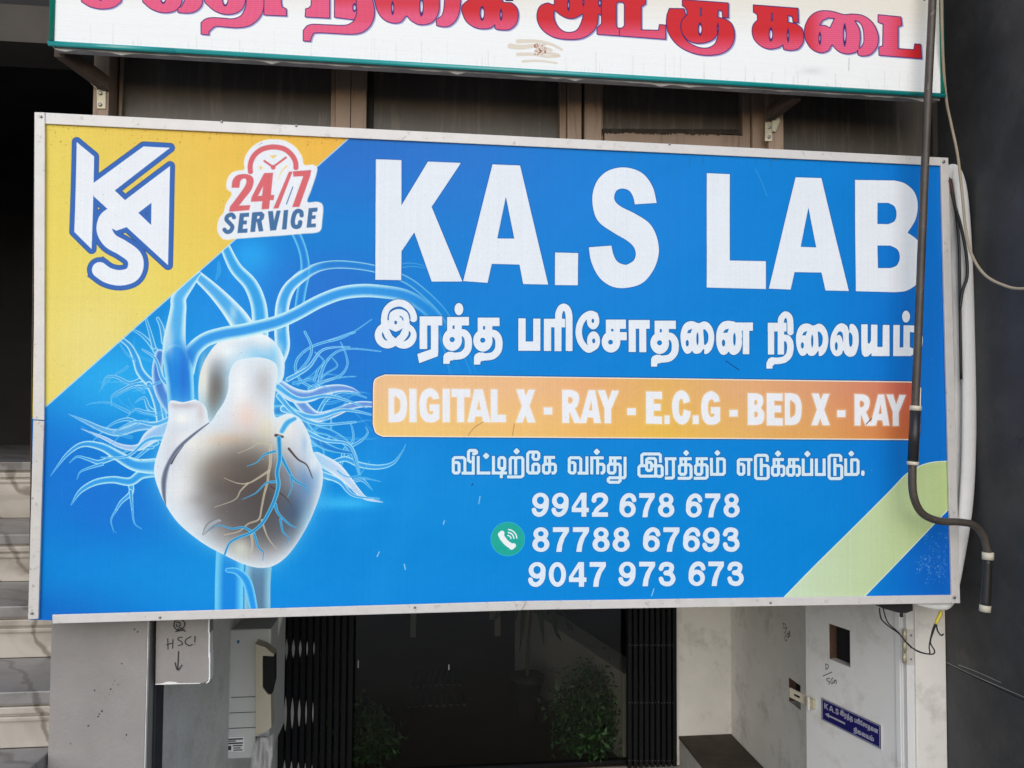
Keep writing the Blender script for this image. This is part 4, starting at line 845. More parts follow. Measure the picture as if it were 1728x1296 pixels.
def marble(name, a, b, vein):
    m = bpy.data.materials.new(name); m.use_nodes = True; N, Lk = m.node_tree.nodes, m.node_tree.links
    bs = N['Principled BSDF']; bs.inputs['Roughness'].default_value = .32
    g = N.new('ShaderNodeNewGeometry'); no = N.new('ShaderNodeTexNoise'); no.inputs['Scale'].default_value = 5; no.inputs['Detail'].default_value = 9; no.inputs['Distortion'].default_value = 1.2; Lk.new(g.outputs['Position'], no.inputs[0])
    wv = N.new('ShaderNodeTexWave'); wv.inputs['Scale'].default_value = 3.4; wv.inputs['Distortion'].default_value = 9; wv.inputs['Detail'].default_value = 5; wv.bands_direction = 'DIAGONAL'; Lk.new(g.outputs['Position'], wv.inputs[0])
    r = N.new('ShaderNodeValToRGB'); r.color_ramp.elements[0].color = (*a, 1); r.color_ramp.elements[1].color = (*b, 1); r.color_ramp.elements[0].position = .35; r.color_ramp.elements[1].position = .65; Lk.new(no.outputs[0], r.inputs[0])
    r2 = N.new('ShaderNodeValToRGB'); r2.color_ramp.elements[0].color = (.75, .75, .75, 1); r2.color_ramp.elements[1].color = (0, 0, 0, 1); r2.color_ramp.elements[1].position = .09; Lk.new(wv.outputs[1], r2.inputs[0])
    mx = N.new('ShaderNodeMix'); mx.data_type = 'RGBA'; Lk.new(r2.outputs[0], mx.inputs[0]); Lk.new(r.outputs[0], mx.inputs[6]); mx.inputs[7].default_value = (*vein, 1)
    Lk.new(mx.outputs[2], bs.inputs['Base Color']); return m
M_marble = marble('cream_marble', (.29, .255, .225), (.49, .445, .40), (.14, .11, .09))
M_marble_g = marble('grey_marble', (.17, .165, .165), (.26, .25, .25), (.10, .09, .09))
def ribbed(m, sc=240):
    N, Lk = m.node_tree.nodes, m.node_tree.links
    g = N.new('ShaderNodeNewGeometry'); wv = N.new('ShaderNodeTexWave'); wv.bands_direction = 'Z'; wv.inputs['Scale'].default_value = sc/6.283; Lk.new(g.outputs['Position'], wv.inputs[0])
    bp = N.new('ShaderNodeBump'); bp.inputs['Strength'].default_value = .5; bp.inputs['Distance'].default_value = .002; Lk.new(wv.outputs[1], bp.inputs['Height']); Lk.new(bp.outputs[0], N['Principled BSDF'].inputs['Normal'])
ribbed(M_hose, 600)

# ------------------------------------------------------------------ the setting
D, U, WY, RX, BY = 1.973, 1.95, 2.14, 1.43, 3.47     # sign, upper sign, windows, right reveal, gate line
tag(box('ground', (-60, -60, -.30), (60, .35, -.16), M_road), kind='structure')
tag(box('pavement', (-60, .35, -.30), (60, 60, -.004), M_pave), kind='structure')
tag(box('hall_floor', (-1.3, BY+.02, -.10), (1.9, 7.2, .0), M_floor), kind='structure')
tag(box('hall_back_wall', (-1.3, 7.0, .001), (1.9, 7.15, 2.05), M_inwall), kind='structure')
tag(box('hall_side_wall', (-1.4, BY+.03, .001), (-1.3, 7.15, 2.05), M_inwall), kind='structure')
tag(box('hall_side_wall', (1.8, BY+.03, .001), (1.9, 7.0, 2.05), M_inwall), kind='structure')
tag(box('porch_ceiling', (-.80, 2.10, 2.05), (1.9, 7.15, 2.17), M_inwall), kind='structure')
tag(box('wall_front', (-.80, 2.20, 2.171), (1.9, 2.40, 3.30), M_bldg), kind='structure')
tag(box('wall_upper', (-3.2, 2.20, 3.301), (4.0, 2.40, 5.5), M_bldg), kind='structure')
# left reveal of the porch: bare plaster running in from the pillar to the gate
A = at(262, 1100, 2.115); B = at(472, 1100, BY)
tag(prism('wall_left', [(A[0], A[1], -.004), (B[0], B[1], -.004), (B[0], B[1], 2.05), (A[0], A[1], 2.05)], (-.10, -.02, 0), M_plaster), kind='structure')
# right reveal with a small niche, and the short wall that faces the street beside the gate
n1, n2 = atX(1331, 1163, RX), atX(1351, 1168, RX)
zt, zb = atX(1341, 1150, RX)[2], atX(1341, 1191, RX)[2]
bm = bm_ring_panel((RX, 0, 0), (0, 1, 0), (0, 0, 1), (-1, 0, 0), 2.22, BY, -.004, 2.05, [(n2[1], n1[1], zb, zt)], .09)
tag(obj('wall_right', bm, M_white), kind='structure')
tag(box('niche_back', (RX+.075, n2[1]-.02, zb-.02), (RX+.087, n1[1]+.02, zt+.02), M_dark), kind='structure')
tag(box('niche_lining', (RX+.0006, n1[1]-.0022, zb+.001), (RX+.028, n1[1]-.0006, zt-.001), M_hole), kind='structure')
tag(box('niche_lining', (RX+.0282, n1[1]-.0024, zb+.001), (RX+.0745, n1[1]-.0006, zt-.001), M_dark), kind='structure')
gx = at(1142, 1150, BY)[0]
tag(box('wall_gate_side', (gx, BY, .001), (RX+.3, BY+.09, 2.05), M_white), kind='structure')
# low ledge along the right reveal
lz = at(1185, 1240, BY)[2]; lx = at(1146, 1242, BY)[0]
led = box('ledge', (lx, 2.5, -.004), (RX-.002, BY-.003, lz-.012), M_stone); tag(led, kind='structure')
box('ledge_top', (lx-.002, 2.498, lz-.0115), (RX-.003, BY-.003, lz), M_step, led)

# dark room at the head of the marble stair, left
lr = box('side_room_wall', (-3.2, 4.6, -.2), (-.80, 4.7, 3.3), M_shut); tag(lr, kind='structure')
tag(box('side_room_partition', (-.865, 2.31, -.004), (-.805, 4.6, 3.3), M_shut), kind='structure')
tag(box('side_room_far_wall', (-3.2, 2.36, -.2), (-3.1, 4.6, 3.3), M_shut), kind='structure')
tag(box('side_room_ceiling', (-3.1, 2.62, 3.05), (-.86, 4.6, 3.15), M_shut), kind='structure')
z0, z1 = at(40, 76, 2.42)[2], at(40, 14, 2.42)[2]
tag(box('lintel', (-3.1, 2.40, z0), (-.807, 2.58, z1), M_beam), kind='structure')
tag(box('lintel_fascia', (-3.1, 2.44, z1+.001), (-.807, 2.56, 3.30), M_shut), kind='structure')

# ------------------------------------------------------------------ marble stair
st = thing('marble_stair', (-1.6, 2.2, 0), 'cream and grey marble stair climbing into the dark left doorway', 'staircase')
ys = [(779, 874), (900, 981), (1020, 1110), (1163, 1262), (1322, 1420)]
xr = at(110, 1100, 2.30)[0]
Yk = 3.06; hz = None; edges = []
for k, (ya, yb) in enumerate(ys):
    zt_, zb_ = at(30, ya, Yk)[2], at(30, yb, Yk)[2]
    edges.append((Yk, zt_, zb_))
    if k+1 < len(ys):
        # next step: same height as this riser's foot, further forward
        d = ray(30, ys[k+1][0]); Yk = (zb_-CZ)/d[2]*d[1]
prevY = 4.5; P_left = at(84, 1150, 2.05)[0]-.004
for k, (Y_, zt_, zb_) in enumerate(edges):
    right = -.868 if Y_ > 2.33 else P_left
    box('riser', (-3.05, Y_, zb_), (right, Y_+.022, zt_-.034), M_marble, st, .002)
    bm = bm_box((-3.05, Y_-.018, zt_-.033), (right, prevY-.001 if k else 4.59, zt_), .004)
    obj('tread', bm, M_marble_g, st)
    box('nosing', (-3.05, Y_-.012, zt_-.058), (right, Y_-.001, zt_-.040), M_marble, st, .003)
    box('nosing', (-3.05, Y_-.008, zt_-.078), (right, Y_-.001, zt_-.066), M_marble, st, .003)
    prevY = Y_

# ------------------------------------------------------------------ front wall pieces around the porch mouth
P0, P1 = at(84, 1150, 2.05), at(247, 1150, 2.05)
pil = thing('pillar', ((P0[0]+P1[0])/2, 2.1, 0), 'grey plastered pillar under the left end of the blue sign', 'pillar')
box('shaft', (P0[0], 2.05, -.004), (P1[0], 2.30, 2.04), M_pillar, pil, .003)
box('corner_bead', (P1[0]+.0005, 2.049, -.004), (P1[0]+.002, 2.06, 1.2), M_white, pil)
g0 = at(264, 1150, 2.10)
tag(box('wall_gap', (P1[0]+.0045, 2.10, -.004), (g0[0], 2.16, 2.04), M_gap), kind='structure')
# board with the handwriting
q = [at(262, 1036, 2.075), at(352.5, 1032, 2.075), at(353.5, 1142, 2.075), at(350, 1150, 2.075), at(342, 1153, 2.075), at(262, 1155, 2.075)]
q[0][2] = q[1][2] = 1.25
hb = thing('notice_board', ((q[0][0]+q[1][0])/2, 2.08, q[5][2]), 'grey board with HSC and a down arrow in black marker beside the pillar', 'board')
prism('board', q, (0, .035, 0), M_pillar, hb, .002)
e = [at(x, y, 2.0745) for x, y in ((352, 1042), (353.6, 1046), (353.2, 1066), (354.4, 1070), (354, 1100), (354.8, 1104), (354.6, 1145), (352.4, 1151), (348, 1153.6), (347.6, 1152), (351.4, 1149), (352.6, 1142), (352.6, 1112), (351.6, 1108), (352, 1070), (351, 1066))]
prism('chipped_edge', e, (0, .030, 0), M_chip, hb)
e = [at(x, y, 2.0745) for x, y in ((262, 1154.2), (274, 1153.4), (280, 1151), (288, 1150.4), (296, 1151), (302, 1153), (338, 1152.6), (338, 1153.8), (300, 1154.6), (262, 1155.6))]
prism('chipped_edge', e, (0, .030, 0), M_chip, hb)
to = lambda x, y: at(x, y, 2.075)
Z1 = lambda pts: [(200+a*.20520, 1030+b*.20520) for a, b in pts]
hand = [Z1(p) for p in ([(405, 230), (408, 320)], [(392, 282), (450, 268)], [(448, 235), (446, 315)], [(530, 222), (500, 222), (490, 240), (520, 258), (525, 280), (490, 288)], [(600, 215), (560, 235), (550, 265), (580, 288), (612, 278)], [(630, 208), (628, 262)], [(627, 276), (629, 280)],
    [(495, 335), (488, 490)], [(465, 425), (488, 490), (525, 445)], [(495, 75), (465, 90), (458, 130), (490, 160), (535, 140), (545, 100), (520, 75), (495, 75)], [(475, 100), (500, 95), (510, 120), (485, 130), (478, 110)], [(480, 165), (510, 140), (550, 172)], [(470, 172), (545, 158)])]
obj('handwriting', bm_ink(hand, to, (0, -1, 0), .0026), M_ink, hb)

# right: white pilaster, door post and the ajar white leaf
PY_ = 2.12
p0 = at(1546, 1150, PY_)[0]
pr = thing('pilaster', ((p0+1.53)/2, PY_, 0), 'narrow white painted pilaster between the door post and dark wall', 'pilaster')
box('shaft', (p0, PY_, -.004), (1.529, 2.30, 2.04), M_white, pr, .003)
h0 = at(1526, 1150, 2.135)[0]
HP = np.array((h0, 2.14, 0)); LD = np.array((-.257, .966, 0)); LD = LD/np.linalg.norm(LD); LN = np.array((-LD[1], LD[0], 0))  # leaf direction, outward normal (towards -X)
tl = lambda x, y: atp(x, y, HP, LN)
sof = lambda x, y: float(np.dot(tl(x, y)-HP, LD))
Lw = sof(1360.5, 1180)
dl = thing('door_leaf', (h0, 2.14, 0), 'white metal door leaf standing ajar with a square hole and blue plate', 'door')
ha, hb_ = sof(1434.5, 1090), sof(1399, 1090)
hz1, hz0 = (tl(1399, 1052)[2]+tl(1434, 1064)[2])/2, (tl(1399, 1112)[2]+tl(1434, 1126)[2])/2
obj('panel', bm_ring_panel(HP, LD, (0, 0, 1), LN, .003, Lw, .02, 2.03, [(ha, hb_, hz0, hz1)], .03), M_leaf, dl)
bx = bm_prism([HP+LD*(ha-.01)+np.array((0, 0, z))-LN*.031 if s_ else HP+LD*(hb_+.01)+np.array((0, 0, z))-LN*.031 for s_, z in ((1, hz0-.01), (0, hz0-.01), (0, hz1+.01), (1, hz1+.01))], -LN*.004)
obj('hole_back', bx, M_dark, dl)
# hollow side of the hole, raw wood
s0 = HP+LD*(hb_-.001); prism('hole_side', [s0-LN*.001+np.array((0, 0, hz0+.001)), s0-LN*.03+np.array((0, 0, hz0+.001)), s0-LN*.03+np.array((0, 0, hz1-.001)), s0-LN*.001+np.array((0, 0, hz1-.001))], -LD*.001, M_hole, dl)
# folded lip down the hinge side
lip = [HP+LD*a+LN*.004 for a in (.008, .024)]
prism('folded_lip', [lip[0]+np.array((0, 0, .05)), lip[1]+np.array((0, 0, .05)), lip[1]+np.array((0, 0, 2.0)), lip[0]+np.array((0, 0, 2.0))], -LN*.0035, M_leaf, dl, .001)
# post with the strap hinge
post = thing('door_post', (h0+.015, 2.13, 0), 'white painted steel door post with a rusty hinge', 'post')
box('post', (h0+.002, 2.125, -.004), (p0-.001, 2.17, 2.03), M_leaf, post, .002)
for k, (ya, yb) in enumerate(((1062, 1080), (1083, 1098), (1101, 1118))):
    a_, b_ = at(1521, ya, 2.12), at(1528, yb, 2.12)
    tubeo('hinge_knuckle', [(b_[0]-.004, 2.118, a_[2]), (b_[0]-.004, 2.118, b_[2])], .0058, M_plate, post, 10, 1)
a_, b_ = at(1529, 1062, 2.122), at(1543, 1122, 2.122)
box('hinge_strap', (a_[0], 2.1225, b_[2]), (b_[0], 2.1245, a_[2]), M_alu_rust, post, .0006)
for y_ in (1072, 1092, 1112): screw(post, at(1537, y_, 2.1222), (0, -1, 0), .003)
# latch on the free edge
lt = thing('bolt_latch', tl(1345, 1180), 'cream slotted bolt latch sticking out of the white door leaf', 'latch')
l0, l1, l2 = sof(1376, 1178), Lw, Lw+.075
def lbox(name, sa, sb, za, zb, na, nb, m, par, bev=.001):
    return prism(name, [HP+LD*sa+LN*na+np.array((0, 0, za)), HP+LD*sb+LN*na+np.array((0, 0, za)), HP+LD*sb+LN*na+np.array((0, 0, zb)), HP+LD*sa+LN*na+np.array((0, 0, zb))], LN*(nb-na), m, par, bev)
zl = tl(1352, 1177)[2]
lbox('keeper', l0, l1-.002, zl-.016, zl+.016, .0005, .012, M_plate, lt)
lbox('staple', l0+.012, l0+.02, zl-.022, zl+.022, .0125, .02, M_alu, lt)
obj('bolt_plate', bm_ring_panel(HP+np.array((0, 0, zl))+LN*.006, LD, (0, 0, 1), LN, l1-.001, l2, -.015, .017, [(l1+.024, l1+.058, -.004, .005)], .005), M_coup, lt)
# small blue direction plate on the leaf
pc = [tl(1387.5, 1178.5), tl(1487.5, 1222.5), tl(1485.5, 1264), tl(1389.5, 1213)]
sa, sb = sof(1488, 1240), sof(1388, 1195)
za1 = (pc[0][2]+pc[1][2])/2; za0 = (pc[2][2]+pc[3][2])/2
plq = thing('direction_plate', tl(1437, 1240), 'small dark blue plate lettered KA.S in Tamil with a left arrow', 'sign')
gx_, gy_ = np.meshgrid(np.linspace(0, 100, 640), np.linspace(0, 38, 243)); cvp = Canvas(gx_, gy_); paint_plaque(cvp)
Mpl = print_mat('direction_plate_print', make_image('direction_plate_print', cvp), .4, .02)
def textured_quad(name, corners, m, parent):   # corners: bottom-left, bottom-right, top-right, top-left as seen
    bm = bmesh.new(); vs = [bm.verts.new(tuple(c)) for c in corners]; f = bm.faces.new(vs); uvl = bm.loops.layers.uv.new('UVMap')
    for lp, uv in zip(f.loops, ((0, 0), (1, 0), (1, 1), (0, 1))): lp[uvl].uv = uv
    return obj(name, bm, m, parent)
c4 = [HP+LD*s_+LN*.0042+np.array((0, 0, z)) for s_, z in ((sb, za0), (sa, za0), (sa, za1), (sb, za1))]
lbox('plate', sa-.002, sb+.002, za0-.002, za1+.002, .0006, .0036, M_alu, plq, .0006)
textured_quad('lettering', c4, Mpl, plq)
Z2 = lambda pts: [(1300+a*.2129, 1020+b*.2129) for a, b in pts]
h1 = [Z2(p) for p in ([(440, 470), (442, 515)], [(435, 472), (458, 478), (460, 500), (440, 517)], [(418, 568), (492, 535)], [(475, 585), (450, 590), (452, 605), (472, 612), (465, 635)], [(498, 580), (482, 605), (488, 628), (502, 620), (495, 605)], [(510, 595), (512, 625)], [(512, 605), (525, 600), (526, 628)])]
obj('handwriting', bm_ink(h1, tl, LN, .0022), M_ink, dl)
h2 = [Z2(p) for p in ([(102, 148), (108, 190)], [(98, 150), (120, 158), (124, 180), (108, 192)], [(112, 235), (135, 180)], [(125, 240), (115, 270), (125, 290), (135, 275)], [(140, 225), (132, 250), (145, 262), (150, 240), (140, 228)], [(158, 210), (150, 225), (160, 240), (152, 255), (148, 240), (160, 222)])]
obj('wall_handwriting', bm_ink(h2, lambda x, y: atX(x, y, RX), (-1, 0, 0), .003), M_ink, bpy.data.objects['wall_right'])

# dark granite return wall on the right
gw = thing('granite_wall', (1.56, 1.7, 0), 'dark grey granite clad wall along the right edge', 'wall')
sz = atX(1592, 1116, 1.53)[2]
for za, zb in ((-.10, sz-.003), (sz-.001, sz+2.1), (sz+2.104, 4.4)):
    box('slab', (1.53, 1.50, za), (1.60, 2.34, zb), M_slab, gw, .0015)
box('backing', (1.60, 1.51, -.1), (1.70, 2.34, 4.4), M_slab, gw)
obj('scratch_glint', bm_ink([[(1598, 1118), (1640, 1138), (1728, 1176)], [(1618, 1122), (1645, 1132), (1690, 1152)]], lambda x, y: atX(x, y, 1.53), (-1, 0, 0), .0012), M_stone, gw)
obj('scribble', bm_ink([[(1709, 742), (1716, 738), (1722, 745), (1718, 756)], [(1722, 742), (1727, 739)]], lambda x, y: atX(x, y, 1.53), (-1, 0, 0), .0016), M_ink, gw)
# ------------------------------------------------------------------ windows behind the signs
zs0, zs1 = 2.172, 3.28
def xs(x): return at(x, 195, WY)[0]
def stile(par, a, b, y0=2.102, y1=2.175, m=None, name='stile'): return box(name, (xs(a), y0, zs0), (xs(b), y1, zs1), m or M_frame, par, .002)
def win(a, b, label):
    return thing('window', ((xs(a)+xs(b))/2, WY, zs0), label, 'window', 'tan framed windows between the two signs')
w1 = win(203, 594, 'tan framed window left of the other two, its pane the widest')
box('pane', (xs(196), 2.14, zs0), (xs(563), 2.148, zs1), M_pane, w1)
stile(w1, 203.5, 209, 2.125, 2.139); stile(w1, 560, 568, 2.115); stile(w1, 568.6, 593.5)
box('rail', (xs(209.5), 2.11, zs0), (xs(559.5), 2.139, at(400, 250, WY)[2]), M_frame, w1, .002)
w2 = win(594, 977, 'tan framed window in the middle, above the letters KA')
stile(w2, 594.3, 620); box('pane', (xs(629), 2.142, zs0), (xs(944), 2.15, zs1), M_pane, w2)
stile(w2, 620.4, 630, 2.13, 2.175, M_groove, 'gasket'); stile(w2, 942, 953, 2.115); stile(w2, 953.6, 977)
box('rail', (xs(630.5), 2.112, zs0), (xs(941.5), 2.14, at(790, 262, WY)[2]), M_frame, w2, .002)
w3 = win(980, 1283, 'tan framed window above the gap after KA.S with black grime on its lower rail')
stile(w3, 977.3, 981.5, 2.125, 2.175, M_groove, 'gasket'); stile(w3, 981.8, 1010); box('pane', (xs(1012), 2.142, zs0), (xs(1250), 2.15, zs1), M_pane, w3)
stile(w3, 1010.4, 1016, 2.125); stile(w3, 1247, 1260, 2.115); stile(w3, 1260.5, 1283)
zr = at(1130, 229, WY)[2]
box('rail', (xs(1016.4), 2.112, zs0), (xs(1246.6), 2.141, zr), M_frame, w3, .002)
# caked grime: uneven strip lying on the rail
bm = bmesh.new(); n = 230; top = []; bot = []
for i in range(n+1):
    x = 1017+i/n*230; f = rnd.random()
    top.append(at(x, 217+1.2*f+i*.006, 2.1115)); bot.append(at(x, 223.5+i*.012+1.5*math.sin(i*.11)*math.sin(i*.037)+rnd.random()**2*3.5, 2.1115))
ft = [bm.verts.new((p[0], 2.109, p[2])) for p in top]; fb = [bm.verts.new((p[0], 2.1105, p[2])) for p in bot]; bt = [bm.verts.new((p[0], 2.14, p[2])) for p in top]
for i in range(n): bm.faces.new([fb[i], fb[i+1], ft[i+1], ft[i]]); bm.faces.new([ft[i], ft[i+1], bt[i+1], bt[i]])
obj('grime', bm, M_grime, w3)
w4 = tag(thing('window_board', ((xs(1318)+xs(1565))/2, WY, zs0), 'dark brown board closing the window bay beside the granite wall', 'board'))
box('board', (xs(1283.5), 2.144, zs0), (xs(1600), 2.155, zs1), M_pane, w4)
box('edge_batten', (xs(1566), 2.12, zs0), (1.529, 2.143, zs1), M_groove, w4)
tag(box('jamb_gap', (xs(189), 2.15, zs0), (xs(204), 2.19, zs1), M_groove), kind='structure')

# ------------------------------------------------------------------ sign brackets
def bracket(px0, px1, plate, bolts, strut, label, zlow, tabs):
    X0, X1 = at(px0, 190, 2.09)[0], at(px1, 190, 2.09)[0]
    t = thing('sign_bracket', ((X0+X1)/2, 2.09, zlow), label, 'bracket', 'steel brackets carrying the upper sign')
    box('post', (X0, 2.075, zlow), (X1, 2.14, 3.25), M_frame, t, .002)
    p = [at(x, y, 2.072) for x, y in plate]
    prism('plate', p, (0, .0028, 0), M_plate, t, .0005)
    for bx_, by_ in bolts: screw(t, at(bx_, by_, 2.0717), (0, -1, 0), .0048, M_steel, 'bolt')
    a, b = strut; a3 = at(*a, 2.065); b3 = at(*b, 1.998)
    q = [a3+np.array((-.012, 0, -.018)), a3+np.array((.012, 0, -.018)), a3+np.array((.012, 0, .018)), a3+np.array((-.012, 0, .018))]
    prism('strut', q, b3-a3, M_iron, t, .001)
    for tb in tabs: prism('tab', [at(x, y, 2.068) for x, y in tb], (0, .003, 0), M_plate, t, .0004)
    return t
bracket(160.5, 187, [(163, 151), (178.5, 149.5), (178, 183.5), (163.5, 183)], [(169.5, 157.5), (169, 176.5)], ((176, 140), (100, 84)), 'steel bracket with a bolted plate at the dark left end, under the upper sign', 2.2, [[(148, 136), (160, 136), (166, 146), (163, 150)]])
bracket(1293, 1318, [(1291.5, 206), (1303, 206.5), (1303, 238.5), (1291, 238)], [(1298, 215), (1297.5, 231)], ((1300, 192), (1345, 158)), 'steel bracket with a bolted plate right of the grimy window, under the upper sign', 2.2, [[(1303, 196), (1315, 195), (1316, 205), (1309, 222), (1303.5, 222)]])

# ------------------------------------------------------------------ the upper shop sign
us = thing('shop_sign', (.3, U, at(880, 121, U)[2]), 'white shop sign with red Tamil letters and green edging, cut by the picture top', 'sign')
zc = at(82, 76, U)[2]; zd = at(1594.5, 164, U)[2]; xl, xr_ = at(82.5, 76, U)[0], at(1594, 164, U)[0]; ZT = 3.22
slope = (zd-zc)/(xr_-xl)
def uz(X): return zc+slope*(X-xl)
gw_ = .0115
bm = bmesh.new(); uvl = bm.loops.layers.uv.new('UVMap')
fx0, fx1 = xl+gw_, xr_-gw_
Wp, Hp = 2300, int(2300*(ZT-min(zc, zd))/(fx1-fx0))
gX = np.linspace(fx0, fx1, Wp); gZ = np.linspace(ZT, min(zc, zd), Hp)
cvu = Canvas(*photo_grid(np.stack(np.broadcast_arrays(gX[None, :], np.full((1, 1), U), gZ[:, None]), -1))); paint_upper(cvu)
M_up = print_mat('shop_sign_print', make_image('shop_sign_print', cvu), .45, .10)
f = bm.faces.new([bm.verts.new((x, U, z)) for x, z in ((fx0, uz(fx0)+.003), (fx1, uz(fx1)+.003), (fx1, ZT), (fx0, ZT))])
for lp in f.loops: lp[uvl].uv = ((lp.vert.co.x-fx0)/(fx1-fx0), (lp.vert.co.z-min(zc, zd))/(ZT-min(zc, zd)))
obj('print_face', bm, M_up, us)
prism('sign_box', [(xl+.002, U+.001, zc+.002), (xr_-.002, U+.001, zd+.002), (xr_-.002, U+.001, ZT), (xl+.002, U+.001, ZT)], (0, .046, 0), M_under, us)
# green edging with a rounded face; the bottom strip is lapped where two lengths meet
def strip(name, a, b, r, m, par, flat=.55):
    bm = bm_tube([np.array(a), np.array(b)], r, 14, 1, flat, smoothp=False); return obj(name, bm, m, par, True)
hz_ = .0052
xm = at(300, 90, U)[0]
strip('edging', (xl-.001, U-.001, zc+hz_*.7), (xm, U-.001, uz(xm)+hz_*.7), .0068, M_green_sky, us)
strip('edging', (xm-.004, U-.0022, uz(xm)+hz_*.7), (xr_+.001, U-.0022, zd+hz_*.7), .0064, M_green_sky, us)
strip('edging', (xl+.006, U-.0015, zc+.011), (xl+.006, U-.0015, ZT), .0066, M_green, us)
strip('edging', (xr_-.006, U-.0015, zd+.011), (xr_-.006, U-.0015, ZT), .0066, M_green, us)
# ragged foot of the backing
bm = bmesh.new(); n = 90; A1, A2, B1, B2 = [], [], [], []
for i in range(n+1):
    X = xl+.01+(xr_-xl-.02)*i/n; dz = .004+.004*rnd.random()+(.006 if rnd.random() < .06 else 0)
    A1.append(bm.verts.new((X, U+.0065, uz(X)+.004))); A2.append(bm.verts.new((X, U+.0065, uz(X)-dz))); B1.append(bm.verts.new((X, U+.010, uz(X)+.004))); B2.append(bm.verts.new((X, U+.010, uz(X)-dz)))
for i in range(n):
    bm.faces.new([A1[i], A2[i], A2[i+1], A1[i+1]]); bm.faces.new([A2[i], B2[i], B2[i+1], A2[i+1]]); bm.faces.new([B1[i], B1[i+1], B2[i+1], B2[i]])
obj('backing_lip', bm, M_under, us)

# ------------------------------------------------------------------ the blue laboratory sign
ls = thing('lab_sign', (.25, D, at(860, 1020, D)[2]), 'large blue KA.S LAB signboard with a heart picture and white metal frame', 'sign')
face = [at(x, y, D) for x, y in ((49, 1046), (90, 1047), (880, 1022), (1616, 1012), (1596, 271), (62, 196))]
X0, X1 = min(p[0] for p in face), max(p[0] for p in face); Z0, Z1_ = min(p[2] for p in face), max(p[2] for p in face)
Wp = 2400; Hp = int(Wp*(Z1_-Z0)/(X1-X0))
gX = np.linspace(X0, X1, Wp); gZ = np.linspace(Z1_, Z0, Hp)
cvl = Canvas(*photo_grid(np.stack(np.broadcast_arrays(gX[None, :], np.full((1, 1), D), gZ[:, None]), -1))); paint_lab(cvl)
M_lab = print_mat('lab_sign_print', make_image('lab_sign_print', cvl), .45, .35)
# flex sheet: a fine grid with slack ripples, pinned behind the frame bars
bm = bmesh.new(); uvl = bm.loops.layers.uv.new('UVMap'); NU, NV = 150, 80
def ripple(u, v):
    e_ = min(1, 14*u)*min(1, 14*(1-u))*min(1, 12*v)*min(1, 12*(1-v))
    a_ = .5+.5*math.sin(u*31+2.2*math.sin(v*5)+v*3); b_ = .5+.5*math.sin((u*.7+v)*23+math.sin(u*11)); c_ = .5+.5*math.sin(v*9+u*4)
    return (.0022*a_*(.25+.75*(1-v)**2)+.0016*b_*(.3+.7*v)+.0024*c_)*(.25+.75*e_)
top = [at(62+(1596-62)*i/NU, 196+(271-196)*i/NU, D) for i in range(NU+1)]
bot = []
for i in range(NU+1):
    x = 50+(1616-50)*i/NU; y = np.interp(x, (50, 90, 880, 1616), (1046, 1047, 1022, 1012)); bot.append(at(x, y, D))
gv = [[bm.verts.new((*(lambda p: (p[0], D+ripple(i/NU, j/NV), p[2]))(bot[i]+(top[i]-bot[i])*(j/NV)),)) for i in range(NU+1)] for j in range(NV+1)]
for j in range(NV):
    for i in range(NU): bm.faces.new([gv[j][i], gv[j][i+1], gv[j+1][i+1], gv[j+1][i]])
for f in bm.faces:
    for lp in f.loops: lp[uvl].uv = ((lp.vert.co.x-X0)/(X1-X0), (lp.vert.co.z-Z0)/(Z1_-Z0))
obj('print_face', bm, M_lab, ls, True)
prism('sign_box', [at(x, y, D)+np.array((0, .0085, 0)) for x, y in ((54, 1041), (92, 1042), (880, 1017), (1612, 1008), (1592, 275), (66, 200))], (0, .045, 0), M_box, ls)
def bar(name, quad, y0, th, m): return prism(name, [at(x, y, y0) for x, y in quad], (0, th, 0), m, ls, .0012)
bar('frame_bar', ((60, 189), (1588, 265.5), (1588, 279.5), (60, 208)), D-.0045, .004, M_alu)
bar('frame_bar', ((1587.5, 265.5), (1600.5, 266), (1620.5, 1018), (1606.5, 1018)), D-.0075, .0068, M_alu)
bar('frame_bar', ((872, 1014.6), (1606, 1004), (1606, 1018), (877, 1029.5)), D-.0045, .004, M_alu)
bar('frame_bar', ((88, 1037.5), (884, 1014.4), (873, 1030), (88.5, 1052.5)), D-.0095, .0045, M_alu)
bar('frame_bar', ((58, 189), (75.5, 189.5), (74.5, 709), (56.5, 708)), D-.0075, .0068, M_alu)
bar('frame_bar', ((56, 709.5), (74.3, 710.5), (64.5, 1044.5), (47, 1045)), D-.0080, .0072, M_alu_rust)
# side flange of the frame seen at the left
bar('frame_flange', ((57.6, 192), (59.4, 192), (50, 1042), (48, 1042)), D+.0005, .03, M_iron)
for x, y in ((69.5, 197), (1592, 273), (54, 1035), (1610, 1008), (374, 205), (500, 212), (1130, 243), (270, 1042), (700, 1025), (1300, 1017)):
    screw(ls, at(x, y, D-.0096 if x < 880 and y > 1000 else D-.0078 if x < 80 or x > 1580 else D-.0047), (0, -1, 0), .0045 if x > 1500 else .003)
# fold of the bottom bar where the two lengths lap
bar('lap_tab', ((868, 1017), (888, 1014.5), (880, 1029.4), (874, 1030)), D-.0112, .0015, M_alu_rust)

